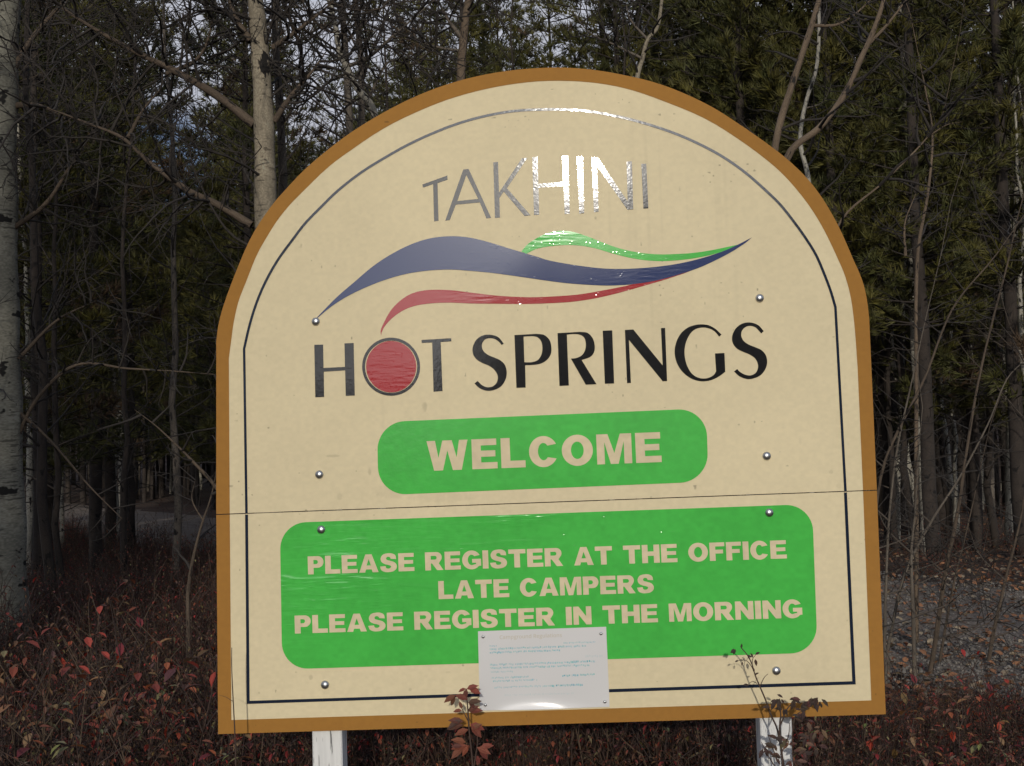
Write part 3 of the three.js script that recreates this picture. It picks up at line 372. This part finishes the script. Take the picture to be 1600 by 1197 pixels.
{ // the clump of saplings by the sign's right edge
  const stems = [[[[1430, 1088], [1427, 964], [1424, 864], [1430, 797], [1434, 720]], 7, 'dark'], [[[1447, 1091], [1462, 1000], [1477, 897], [1497, 797], [1508, 720], [1532, 580], [1577, 400], [1590, 340]], 8, 'tan'], [[[1460, 1088], [1474, 1000], [1490, 914], [1514, 814], [1530, 740]], 5, 'tan'], [[[1352, 1010], [1364, 860], [1380, 730], [1445, 590], [1490, 480], [1555, 400], [1590, 350]], 6, 'tan'], [[[1387, 1014], [1414, 897], [1454, 817], [1500, 745], [1545, 660], [1575, 590], [1605, 560]], 5, 'dark'], [[[1534, 1104], [1551, 997], [1571, 907], [1594, 814], [1606, 740]], 7, 'tan'], [[[1382, 1010], [1384, 930], [1389, 814], [1402, 700], [1424, 600], [1446, 500], [1470, 400]], 5, 'dark']];
  stems.forEach(([p, w, c], i) => tracedTree('sapling', ['short dark sapling stem in the clump right of the sign', 'longest tan sapling of the clump leaning right past the sign', 'short tan sapling leaning right out of the clump beside the sign', 'sapling of the clump crossing behind the sign edge and leaning right', 'thin branchy sapling slanting low to the right from beside the sign edge', 'lone tan sapling right of the clump, leaning right', 'upright dark sapling hugging the right edge of the sign'][i], 7.5 + (i % 3) * 0.35, { pts: p, w }, [{ pts: [p[1], [p[1][0] + 60, p[1][1] - 22], [p[1][0] + 130, p[1][1] - 60]], w: 3, len: 0.35 }, { pts: [p[2], [p[2][0] - 40, p[2][1] - 40], [p[2][0] - 60, p[2][1] - 90]], w: 3, len: 0.35 }], [c === 'tan' ? M.tan2 : M.greyBark, M.paleTwig], 40 + i, { every: 0.5, len: 0.4, twigFrom: 0.25, above: 3, taper: 0.9, tw: 0.005, twig: { jit: 0.26, bend: 0.5, rate: 0.4, min: 0.0022 }, group: 'saplings beside the sign' }));
}
tracedTree('slim_birch', 'white birch with dark rings standing in brown litter right of the sign', 17, { pts: [[1446, 880], [1444, 820], [1440, 700], [1432, 600], [1427, 520], [1424, 400], [1420, 250], [1412, 100]], w: 13 }, [{ pts: [[1426, 480], [1400, 440], [1380, 400]], w: 5, len: 0.8 }], [M.aspen, M.greyBark], 60, { every: 0.4, twigFrom: 3, len: 0.9 });
tracedTree('slim_birch', 'greyish birch near the sign edge in front of the pine rows', 19, { pts: [[1402, 850], [1402, 740], [1408, 600], [1410, 480], [1415, 350]], w: 10 }, [], [M.aspen, M.greyBark], 61, { every: 0.4, twigFrom: 3, len: 0.9 });
tracedTree('slim_birch', 'white birch trunk with black notches farther right among the pines', 18, { pts: [[1576, 840], [1577, 700], [1580, 560], [1584, 420], [1590, 250]], w: 12 }, [], [M.aspen, M.greyBark], 62, { every: 0.4, twigFrom: 3, len: 0.9 });
tracedTree('slim_birch', 'short bright birch trunk seen deep in the dark wood left of the sign', 30, { pts: [[190, 745], [189, 640], [188, 560], [186, 400]], w: 9 }, [], [M.aspen, M.greyBark], 63, { every: 0.3, twigFrom: 3, len: 0.9 });
tracedTree('fallen_sapling', 'bare pole leaning down right against the brush left of the sign', 8.5, { pts: [[362, 800], [335, 758], [300, 720], [270, 690], [243, 665], [210, 640]], w: 7 }, [], [M.tan2], 64, { taper: 0.98, every: 0.25, len: 0.35, twigFrom: 0, above: 1 });
tracedTree('sapling', 'thin leaning stem in the undergrowth just left of the sign', 7.6, { pts: [[293, 930], [300, 880], [315, 820], [330, 775], [345, 700]], w: 6 }, [{ pts: [[318, 815], [300, 780], [305, 750]], w: 3, len: 0.3 }], [M.tan2], 65, { taper: 0.95, every: 0.3, len: 0.35, twigFrom: 0, above: 2 });

// ---------------------------------------------------------------- background pines and bare trees
function pineGeo(seed, H, low, dens = 1) {
  const r = rng(seed), tb = new MB(), cb = new MB(), lean = V((r() - 0.5) * 0.4, 0, (r() - 0.5) * 0.4), pts = [];
  for (let k = 0; k <= 12; k++) pts.push(V(lean.x * (k / 12) ** 2 + 0.03 * Math.sin(k * 2 + seed), k / 12 * H - 0.3, lean.z * (k / 12) ** 2));
  tb.tube(pts, (t) => 0.105 * H / 15 * (1.05 - 0.98 * t), 9);
  const P = (y) => { const t = Math.min(1, Math.max(0, y / H)); return V(lean.x * t * t, y - 0.3, lean.z * t * t); };
  for (let y = 1.2; y < low * H; y += 0.45) if (r() < 0.7) { const a = r() * 7, d = V(Math.cos(a), -0.1 + r() * 0.3, Math.sin(a)); grow(tb, P(y), d, 0.5 + r() * 0.9, 0.010, 1, r, { step: 0.2, rate: 0.3 }); }
  for (let y = low * H; y < H - 0.15; y += 0.33 / dens) {
    const t = (y - low * H) / (H - low * H), L = (0.35 + 1.55 * Math.pow(1 - t, 0.75) * Math.min(1, 0.55 + t * 2.2)) * (0.75 + 0.5 * r()), nb = 4 + Math.floor(r() * 3), a0 = r() * 7;
    for (let k = 0; k < nb; k++) {
      if (r() < 0.1) continue;
      const a = a0 + k / nb * Math.PI * 2 + r() * 0.5, len = L * (0.7 + 0.5 * r()), d = V(Math.cos(a), 0.1 + 0.5 * t + (r() - 0.6) * 0.3, Math.sin(a)).normalize(), q = P(y), bp = [q.clone()];
      for (let m = 1; m <= 5; m++) { d.y += 0.05; d.normalize(); q.addScaledVector(d, len / 5); bp.push(q.clone()); }
      tb.tube(bp, (u) => 0.016 * (1 - 0.8 * u), 3);
      const nt = Math.round(len * 19 * dens), hue = r(), brown = r() < 0.05;
      for (let m = 0; m < nt; m++) {
        const u = 0.25 + 0.75 * Math.sqrt((m + r()) / nt), f = u * 5, i = Math.min(4, Math.floor(f)), c = bp[i].clone().lerp(bp[i + 1], f - i), sd = perp(d, r);
        c.addScaledVector(sd, len * 0.26 * r() * (1.15 - u)); const ax = d.clone().multiplyScalar(0.6).addScaledVector(sd, 0.55).add(V(0, 0.35, 0)).normalize();
        const k0 = 0.7 + 0.6 * r(), col = brown ? [0.07 * k0, 0.042 * k0, 0.02 * k0] : [(0.040 + 0.034 * hue) * k0, (0.044 + 0.020 * hue) * k0, 0.007 * k0];
        for (let s = 0; s < 9; s++) { const e = ax.clone().addScaledVector(perp(ax, r), 0.75 * r() + 0.1).normalize(), w = perp(e, r).multiplyScalar(0.006 + 0.0055 * r()), nl = 0.13 + 0.1 * r(); cb.tri(c.clone().add(w), c.clone().sub(w), c.clone().addScaledVector(e, nl), col); }
      }
    }
  }
  return [tb.geo(), cb.geo()];
}
const pineKinds = [[301, 15, 0.30], [302, 17, 0.36], [303, 13, 0.16], [304, 16, 0.24]].map((a) => pineGeo(...a));
function pine(k, x, z, turn, s, label, group) { const g = thing('pine_tree', label, 'tree', V(x, height(x, z), z), group); mesh('trunk', pineKinds[k][0], M.pineBark, g); mesh('crown', pineKinds[k][1], M.needles, g); g.rotation.y = turn; g.scale.setScalar(s); return g; }
const azX = (px, depth) => { const p = at(px, 700, depth); return [p.x, p.z]; };
const skyGap = (px) => (px > 205 && px < 345) || (px > 455 && px < 515) || (px > 885 && px < 965);
const where = (px) => px < 345 ? 'left of the sign' : px < 700 ? 'over the left shoulder of the arch' : px < 1060 ? 'over the crown of the arch' : px < 1300 ? 'over the right shoulder of the arch' : 'right of the sign';
{ // pines by photo column and depth; low ones where the sky shows through
  const r = rng(900), list = [];
  for (let px = -130; px < 1760; px += 36) for (const d0 of [20, 27, 35]) {
    const x = px + (r() - 0.5) * 30, d = d0 + (r() - 0.5) * 6, mid = px > 420 && px < 1240;
    if (skyGap(x)) { if (d0 > 20) list.push([x, d + 6, (px > 800 ? 1.0 : 0.84) + 0.1 * r(), 1]); continue; }
    
    if (r() < (d0 === 20 ? 0.55 : 0.85)) list.push([x, d, 0.85 + 0.3 * r(), 0]);
  }
  for (let px = -120; px < 440; px += 24) { const x = px + (r() - 0.5) * 20; list.push([x, 47 + 8 * r(), skyGap(x) ? 0.95 : 1.25 + 0.2 * r(), skyGap(x) ? 1 : 0]); if (!skyGap(x) && r() < 0.6) list.push([x, 15 + 8 * r(), 0.8 + 0.25 * r(), 0]); }
  for (const [px, d, s, small] of list) { const [x, z] = azX(px, d); if (roadDist(x, z) < 3.2) continue; const k = small ? 2 : Math.floor(r() * 4); pine(k, x, z, r() * 7, s, (small ? 'short pine below open sky in the wood ' : 'tall dark pine in the wood ') + where(px), (small ? 'short pines ' : 'tall pines ') + where(px)); }
  for (const [px, d, k, s] of [[1320, 16, 3, 0.85], [1385, 18, 2, 1], [1450, 15.5, 3, 0.9], [1520, 17.5, 2, 1.1], [1590, 15.5, 3, 0.95], [1660, 16, 2, 1.05], [640, 16, 2, 0.95], [770, 15, 2, 0.85], [1070, 15.5, 3, 0.9], [1180, 17, 3, 0.95], [150, 15.5, 3, 0.8], [60, 14.5, 2, 0.9], [390, 17, 2, 0.9]]) { const [x, z] = azX(px, d); if (roadDist(x, z) < 2.8) continue; pine(k, x, z, r() * 7, s, 'bushy olive pine fronting the wood ' + where(px), 'front pines ' + where(px)); }
}
{ // trees round the clearing behind the photographer: the far edge is mirrored in the gloss of the sign, the near ones shade the wood beside it
  const r = rng(77);
  for (let k = 0; k < 84; k++) { const x = -14 + k * 0.42 + (r() - 0.5) * 0.5, z = 46.5 + (k % 3) * 3 + (r() - 0.5) * 2, h = (x < -5.6 ? 5.4 : x < -0.4 ? 6 + (x + 5.6) * 1.12 : x < 4.3 ? 11.8 + (x + 0.4) * 0.32 : 13.3) * z / 50; const kk = [2, 3][Math.floor(r() * 2)]; pine(kk, x, z, r() * 7, h * (0.96 + 0.08 * r()) / [15, 17, 13, 16][kk], 'pine in the row across the clearing the sign faces', 'pines across the clearing'); }
  for (const [x, z, h] of [[-3.7, 7.4, 8.2], [-5.2, 6.6, 10], [-7, 7, 11], [-4.2, 10, 9.5], [-5.6, 8.5, 11], [-7.2, 10, 12], [-9, 9, 12.5], [-11, 10.5, 12], [-6.2, 12.5, 12], [-8.2, 13, 12], [-13.5, 10, 12], [4.6, 10.5, 6.6], [6.2, 9.5, 7.2], [8, 11, 7.5], [10, 10, 8], [12.5, 11, 8.5]]) pine(2, x, z, r() * 7, h / 13, 'pine standing beside the clearing in front of the sign', 'pines beside the clearing');
}
{ // thin bare poles filling the wood: three kinds, copied
  const kinds = [0, 1, 2].map((k) => { const r = rng(500 + k), tb = new MB(), wb = new MB(), pts = []; let x = 0, z = 0; const H = 7 + k; for (let i = 0; i <= 14; i++) { pts.push(V(x, i / 14 * H - 0.2, z)); x += (r() - 0.5) * 0.14; z += (r() - 0.5) * 0.14; }
    tb.tube(pts, (t) => 0.052 * (1.05 - 0.85 * t), 7); for (let i = 2; i < 14; i++) for (let q = 0; q < 3; q++) { const d = perp(V(0, 1, 0), r); d.y = 0.25 + 0.5 * r(); grow(wb, pts[i].clone().lerp(pts[i + 1], r()), d, 0.6 + r() * 1.1, 0.011, 2, r, { step: 0.13, rate: 0.42, jit: 0.18 }); }
    return [tb.geo(), wb.geo()]; });
  const r = rng(910); const protos = [];
  const put = (px, d, s) => { const [x, z] = azX(px, d); if (roadDist(x, z) < 2.9) return; const k = Math.floor(r() * 3), pale = r() < 0.35; const g = thing(pale ? 'bare_birch' : 'bare_pole_tree', pale ? 'thin bare birch with pale trunk in the wood ' + where(px) : 'thin bare grey tree in the wood ' + where(px), 'tree', V(x, height(x, z), z), (pale ? 'thin bare birches ' : 'thin bare grey trees ') + where(px)); mesh('trunk', kinds[k][0], pale ? M.aspen : r() < 0.5 ? M.greyBark : M.pineBark, g); mesh('twigs', kinds[k][1], r() < 0.4 ? M.paleTwig : M.twig, g).userData.kind = 'stuff'; g.rotation.set((r() - 0.5) * 0.1, r() * 7, (r() - 0.5) * 0.1); g.scale.set(s, s, s); };
  for (let px = -40; px < 1660; px += 30) for (const d0 of [14, 20, 27, 36]) { if (px > 400 && px < 1280 && d0 > 20) continue; if (r() < (d0 === 14 ? 0.35 : 0.75)) put(px + (r() - 0.5) * 30, d0 + (r() - 0.5) * 5, 0.75 + 0.5 * r()); }
  for (let px = 1360; px < 1650; px += 13) put(px + (r() - 0.5) * 12, 17 + 14 * r(), 0.8 + 0.5 * r());
  for (let px = 30; px < 340; px += 22) put(px + (r() - 0.5) * 16, 46 + 10 * r(), 1.1 + 0.5 * r());
}
{ // the far wood closing the view: one mass
  const g = pineKinds[3], r = rng(33), n = 340, tr = new THREE.InstancedMesh(g[0], M.pineBark, n), cr = new THREE.InstancedMesh(g[1], M.needles, n), q = new THREE.Matrix4(), e = new THREE.Quaternion();
  for (let i = 0; i < n; i++) { const px = -500 + 2600 * (i + r()) / n, d = 44 + 22 * r(), [x, z] = azX(px, d), s = skyGap(px) ? 0.86 + 0.1 * r() : 0.9 + 0.25 * r(); q.compose(V(x, height(x, z), z), e.setFromAxisAngle(V(0, 1, 0), r() * 7), V(s, s, s)); tr.setMatrixAt(i, q); cr.setMatrixAt(i, q); }
  for (const [m, nm, lb] of [[tr, 'far_wood_trunks', 'dark trunks of the far wood beyond the pines'], [cr, 'far_wood', 'dark needle crowns of the far wood beyond the pines']]) { m.name = nm; tag(m, lb, 'wood', null, 'stuff'); m.castShadow = m.receiveShadow = true; scene.add(m); }
}

// ---------------------------------------------------------------- undergrowth
const LEAFC = [[0.22, 0.024, 0.012], [0.14, 0.018, 0.012], [0.22, 0.055, 0.02], [0.13, 0.045, 0.018], [0.11, 0.06, 0.03], [0.17, 0.11, 0.05], [0.07, 0.03, 0.018]];
function shrubParts(r, hgt, spread, stems, leaves, leafLen, pal) {
  const sb = new MB(), lf = new MB();
  for (let k = 0; k < stems; k++) {
    const a = r() * 7, p = V(Math.cos(a) * r() * spread * 0.5, -0.05, Math.sin(a) * r() * spread * 0.5), d = V(Math.cos(a) * 0.4 * r(), 1, Math.sin(a) * 0.4 * r()).normalize(), n = 6, pts = [p.clone()], h = hgt * (0.5 + 0.6 * r()), c0 = 0.6 + 0.8 * r(), col = r() < 0.25 ? [0.07 * c0, 0.045 * c0, 0.026 * c0] : [0.03 * c0, 0.014 * c0, 0.009 * c0];
    for (let i = 1; i <= n; i++) { d.addScaledVector(perp(d, r), 0.22 * r()).normalize(); p.addScaledVector(d, h / n); pts.push(p.clone()); if (i > 1 && r() < 0.7) { const q = p.clone(), e = d.clone().addScaledVector(perp(d, r), 0.9).normalize(), tp = [q.clone()]; for (let m = 0; m < 3; m++) { e.addScaledVector(perp(e, r), 0.2 * r()).normalize(); q.addScaledVector(e, h * 0.09); tp.push(q.clone()); } sb.tube(tp, (t) => 0.0026 * (1 - 0.6 * t), 3, col); pts.q = (pts.q || []).concat(tp.slice(1)); } }
    sb.tube(pts, (t) => 0.0046 * (1 - 0.7 * t), 3, col);
    const spots = [...pts.slice(2), ...(pts.q || [])], lc = pal[Math.floor(r() * pal.length)];
    for (let m = 0; m < leaves; m++) { const q = spots[Math.floor(r() * spots.length)], e = V(r() - 0.5, (r() - 0.6) * 0.7, r() - 0.5).normalize(), s = 0.7 + 0.6 * r(), cc = (r() < 0.7 ? lc : pal[Math.floor(r() * pal.length)]).map((v) => v * (0.6 + 0.7 * r()));
      lf.leaf(q, e, V(0.3 * (r() - 0.5), 1, 0.3 * (r() - 0.5)), leafLen * s, leafLen * s * 0.55, cc); }
  }
  return [sb.geo(), lf.geo()];
}
{ // continuous low cover, uncountable
  const r = rng(61), kinds = [0, 1, 2].map((k) => { const [s, l] = shrubParts(rng(610 + k), [0.5, 0.62, 0.38][k], 0.55, [13, 10, 16][k], [15, 11, 16][k], [0.021, 0.024, 0.02][k], [LEAFC, [LEAFC[3], LEAFC[4], LEAFC[6], LEAFC[5]], [LEAFC[0], LEAFC[1], LEAFC[3], LEAFC[6]]][k]); return mergeGeometries([s, l]); });
  const lists = [[], [], []];
  const add = (x, z, s) => lists[Math.floor(r() * 3)].push([x, z, s]);
  for (let i = 0; i < 9000; i++) {
    const t = r(), d = 4.3 + 26 * t * t, px = -120 + 1840 * r(), p = at(px, 700, d); const rd = roadDist(p.x, p.z); if (rd < 2.35 + r() * 0.5) continue; if (p.z > -0.75 && Math.abs(p.x) < 1.6) continue;
    const across = (p.x - roadA.x) * roadN.x + (p.z - roadA.y) * roadN.y; const camSide = (cam.x - roadA.x) * roadN.x + (cam.z - roadA.y) * roadN.y;
    const nearSide = across * camSide > 0; if (!nearSide && r() < 0.8) continue; if (nearSide && px > 1250 && d > 6.8) continue;
    add(p.x, p.z, nearSide ? (px > 1150 ? 0.35 + 0.5 * r() * r() : 0.55 + 0.85 * r() * r()) : 0.4 + 0.4 * r());
  }
  const q = new THREE.Matrix4(), e = new THREE.Quaternion();
  lists.forEach((L, k) => { const m = new THREE.InstancedMesh(kinds[k], M.leaf, L.length); L.forEach(([x, z, s], i) => { q.compose(V(x, height(x, z) - 0.02, z), e.setFromAxisAngle(V(0, 1, 0), r() * 7), V(s, s * (0.8 + 0.5 * r()), s)); m.setMatrixAt(i, q); }); m.name = numbered('undergrowth'); tag(m, ['mixed red and brown undergrowth around the sign', 'dry brown twiggy undergrowth around the sign', 'low dark red leafy undergrowth around the sign'][k], 'undergrowth', null, 'stuff'); m.castShadow = m.receiveShadow = true; scene.add(m); });
}
{ // fallen leaves on the road verge and litter
  const b = new MB(); b.leaf(V(-0.03, 0, 0), V(1, 0.05, 0).normalize(), V(0, 1, 0), 0.06, 0.045, [1, 1, 1]); const r = rng(15), n = 9000, m = new THREE.InstancedMesh(b.geo(), std({ roughness: 0.8, side: THREE.DoubleSide }), n), q = new THREE.Matrix4(), e = new THREE.Quaternion(), c = new THREE.Color();
  for (let i = 0; i < n; i++) { const d = 6 + 24 * r() ** 1.3, right = r() < 0.7, p = at(right ? 1250 + 420 * r() : -60 + 500 * r(), 700, d); const on = roadDist(p.x, p.z) < 2.4; const keep = right ? !on || r() < 0.5 : on && r() < 0.3; const s = keep ? 0.7 + 0.7 * r() : 0.001; e.setFromEuler(new THREE.Euler((r() - 0.5) * 0.9, r() * 7, (r() - 0.5) * 0.9)); q.compose(V(p.x, height(p.x, p.z) + 0.04, p.z), e, V(s, s, s)); m.setMatrixAt(i, q); const k = 0.6 + 0.8 * r(); m.setColorAt(i, r() < 0.7 ? c.setRGB(0.20 * k, 0.09 * k, 0.04 * k) : c.setRGB(0.22 * k, 0.17 * k, 0.11 * k)); }
  m.name = 'leaf_litter'; tag(m, 'fallen brown leaves scattered over the ground and gravel', 'leaves', null, 'stuff'); m.castShadow = m.receiveShadow = true; scene.add(m);
}
{ // loose stones on the gravel
  const g = new THREE.IcosahedronGeometry(0.013, 0), r = rng(19), n = 9000, m = new THREE.InstancedMesh(g, std({ roughness: 0.95 }), n), q = new THREE.Matrix4(), e = new THREE.Quaternion(), c = new THREE.Color();
  for (let i = 0; i < n; i++) { const d = 6.5 + 9 * r() ** 1.4, p = at(1250 + 450 * r(), 700, d); const on = roadDist(p.x, p.z) < 2.7, s = on ? 0.4 + 1.1 * r() * r() : 0.001; e.setFromEuler(new THREE.Euler(r() * 7, r() * 7, r() * 7)); q.compose(V(p.x, height(p.x, p.z) + 0.028, p.z), e, V(s * 1.3, s * 0.8, s)); m.setMatrixAt(i, q); const k = 0.06 + 0.11 * r(); m.setColorAt(i, c.setRGB(k * 1.1, k, k * 0.88)); }
  m.name = 'gravel_stones'; tag(m, 'loose grey stones lying on the gravel road', 'stones', null, 'stuff'); m.castShadow = m.receiveShadow = true; scene.add(m);
}
{ // single rose bushes in the undergrowth, large enough to pick out
  const kinds = [0, 1, 2, 3].map((k) => shrubParts(rng(700 + k), 0.75, 0.45, 7, 9, 0.05, [[LEAFC[0], LEAFC[2], LEAFC[1]], [LEAFC[3], LEAFC[4], LEAFC[5]], [LEAFC[0], LEAFC[3], LEAFC[6]], [LEAFC[2], LEAFC[5], LEAFC[1]]][k]));
  const r = rng(71), txt = ['low bush of bright red leaves in the undergrowth beside the sign', 'low bush of tan and ochre dry leaves in the undergrowth beside the sign', 'low bush of dark wine red leaves in the undergrowth beside the sign', 'low bush of mixed orange and red leaves in the undergrowth beside the sign'];
  for (let [px, py, k, s] of [[30, 1090, 0, 1.1], [110, 1170, 3, 1], [190, 1120, 0, 0.9], [250, 1190, 2, 1], [60, 1010, 0, 1], [140, 960, 2, 0.9], [310, 1150, 0, 0.85], [230, 1010, 0, 0.8], [1300, 1180, 1, 0.75], [1390, 1170, 2, 0.7], [1480, 1190, 0, 0.62], [1560, 1180, 3, 0.62], [1430, 1140, 0, 0.5], [620, 1190, 2, 0.6], [900, 1190, 2, 0.62], [1100, 1190, 0, 0.6], [1360, 1120, 0, 0.5], [1255, 1190, 1, 0.8], [15, 1180, 3, 1.0], [80, 1130, 0, 1], [160, 1060, 3, 1], [280, 1090, 0, 0.9], [330, 1185, 3, 0.8], [215, 1170, 0, 0.9], [1520, 1150, 0, 0.6], [1590, 1130, 2, 0.6], [1330, 1190, 1, 0.75], [1420, 1195, 3, 0.7]]) {
    s *= 1.25; const d = EYE * F / Math.max(300, py + 130 * s - 690), p = at(px, 700, Math.max(px > 330 && px < 1390 ? 5 : 4.4, d)), g = thing('rose_bush', txt[k], 'bush', V(p.x, height(p.x, p.z), p.z), 'bushes: ' + txt[k]); mesh('stems', kinds[k][0], M.leaf, g); mesh('leaves', kinds[k][1], M.leaf, g); g.rotation.y = r() * 7; g.scale.setScalar(s); }
}
// ---------------------------------------------------------------- plants in front of the board, traced
function frontPlant(name, label, depth, stems, leaves, seed, cols) {
  const foot = at(...stems[0].pts[0], depth), base = V(foot.x, height(foot.x, foot.z), foot.z), g = thing(name, label, 'plant', base), sb = new MB(base), lf = new MB(base), r = rng(seed);
  stems.forEach((s, i) => { const p = pline(s.pts, depth, s.dd ?? 0); if (i === 0) p.unshift(V(base.x, base.y - 0.05, base.z)); const w = px2m(s.w, depth) / 2; sb.tube(p, (t) => w * (1 - 0.55 * t), 5, s.col || [0.05, 0.028, 0.02]); });
  for (const [x, y, ang, len, ci, fat] of leaves) { const b = at(x, y, depth - 0.01 + 0.02 * r()), a = ang * Math.PI / 180, R = V(1, 0, 0).applyQuaternion(camRot), U = V(0, 1, 0).applyQuaternion(camRot), d = R.multiplyScalar(Math.cos(a)).addScaledVector(U, Math.sin(a)).add(V(0, 0, (r() - 0.4) * 0.5)).normalize(); const L = px2m(len, depth) * 1.1; lf.leaf(b, d, V(0.3 * (r() - 0.5), 0.6, 0.8), L, L * (fat || 0.5), cols[ci % cols.length].map((v) => v * (0.75 + 0.5 * r()))); }
  mesh('stem', sb.geo(), M.leaf, g); if (leaves.length) mesh('leaves', lf.geo(), M.frontLeaf, g); return g;
}
const RUST = [[0.19, 0.045, 0.022], [0.14, 0.04, 0.02], [0.10, 0.03, 0.018]];
frontPlant('red_seedling', 'young plant with drooping rust red leaves in front of the notice corner', 3.62, [{ pts: [[741, 1260], [738, 1190], [733, 1140], [731, 1110], [728, 1076]], w: 4 }, { pts: [[733, 1130], [722, 1108], [719, 1102]], w: 2 }, { pts: [[731, 1112], [742, 1094], [748, 1090]], w: 2 }, { pts: [[740, 1200], [746, 1160], [745, 1140]], w: 3 }],
  [[728, 1076, 200, 12, 0], [729, 1076, 260, 16, 1], [729, 1077, 20, 18, 0], [733, 1076, -20, 18, 0, .6], [731, 1093, 160, 20, 1], [712, 1086, 210, 20, 1], [711, 1086, 250, 18, 1, .4], [731, 1098, 10, 20, 2], [732, 1098, -40, 14, 2], [731, 1112, 30, 18, 1], [733, 1112, 8, 20, 1], [722, 1108, 110, 12, 1], [722, 1110, 190, 14, 0], [724, 1128, 170, 22, 2], [722, 1124, 210, 26, 2, .35], [724, 1133, 195, 26, 2, .4], [734, 1132, -20, 24, 0], [735, 1134, -45, 24, 0], [736, 1140, 30, 18, 0], [732, 1140, 200, 22, 0], [730, 1165, 190, 24, 0], [728, 1160, 165, 22, 0], [724, 1168, 220, 24, 0], [732, 1164, 240, 18, 0], [745, 1168, -20, 22, 0], [748, 1170, -50, 22, 1], [750, 1168, 10, 20, 0], [722, 1166, 180, 16, 1], [742, 1180, -60, 16, 1]], 801, RUST);
const DARK = [[0.035, 0.018, 0.012], [0.05, 0.022, 0.014], [0.09, 0.03, 0.018], [0.13, 0.075, 0.04]];
frontPlant('dry_weed', 'tall dry brown stem leaning left across the lower right of the sign', 3.64, [{ pts: [[1236, 1260], [1222, 1180], [1214, 1138], [1205, 1118], [1196, 1093], [1187, 1072], [1180, 1055], [1175, 1038], [1168, 1024], [1158, 1012]], w: 3.4 }, { pts: [[1181, 1055], [1172, 1038], [1165, 1032], [1154, 1032]], w: 1.6 }, { pts: [[1188, 1071], [1194, 1059], [1200, 1053]], w: 1.6 }, { pts: [[1176, 1045], [1176, 1030], [1181, 1023]], w: 1.6 }, { pts: [[1183, 1068], [1176, 1065], [1168, 1070]], w: 1.3 }],
  [[1158, 1013, 80, 7, 0], [1150, 1016, 200, 9, 0, .8], [1149, 1014, 250, 9, 0], [1154, 1032, 200, 6, 0], [1160, 1034, 260, 6, 0], [1180, 1023, 30, 8, 0], [1176, 1028, 110, 8, 0], [1180, 1030, 280, 10, 1, .5], [1174, 1027, 150, 7, 0], [1178, 1050, 100, 7, 0], [1180, 1054, 30, 6, 0], [1170, 1071, 170, 9, 1, .5]], 802, DARK);
frontPlant('rose_plant', 'dark leafy rose with withered leaves in front of the right post', 3.6, [{ pts: [[1226, 1260], [1222, 1180], [1218, 1140], [1220, 1120], [1218, 1092]], w: 4 }, { pts: [[1220, 1132], [1230, 1108], [1238, 1098], [1240, 1092]], w: 2.4 }, { pts: [[1240, 1200], [1238, 1150], [1244, 1118], [1262, 1106], [1268, 1090]], w: 2.4 }, { pts: [[1215, 1190], [1206, 1165], [1200, 1148]], w: 2.2 }, { pts: [[1212, 1200], [1200, 1180], [1190, 1160]], w: 2.2 }, { pts: [[1220, 1180], [1232, 1150], [1234, 1130]], w: 2.2 }],
  (() => { const r = rng(5), o = []; for (const [x, y, n] of [[1217, 1090, 5], [1238, 1094, 5], [1268, 1092, 6], [1278, 1094, 6], [1250, 1108, 6], [1244, 1120, 6], [1225, 1108, 4], [1208, 1100, 3], [1216, 1150, 6], [1232, 1160, 6], [1206, 1166, 5], [1196, 1172, 5], [1262, 1150, 7], [1255, 1175, 7], [1275, 1168, 7], [1240, 1190, 7], [1262, 1130, 6], [1280, 1140, 6], [1215, 1182, 5]]) for (let k = 0; k < n; k++) o.push([x + (r() - 0.5) * 12, y + (r() - 0.5) * 10, -90 + (r() - 0.5) * 220, 8 + 9 * r(), y > 1125 ? Math.floor(r() * 4) : Math.floor(r() * 2.3), 0.45]); return o; })(), 803, DARK);
frontPlant('dry_twig', 'single thin dry twig standing before the lower left border of the sign', 3.66, [{ pts: [[370, 1260], [367, 1150], [365, 1110], [363, 1070], [362, 1040], [362, 1012]], w: 2.6 }, { pts: [[364, 1096], [352, 1089], [342, 1086]], w: 0.9 }], [], 804, DARK);
renderer.render(scene, camera);
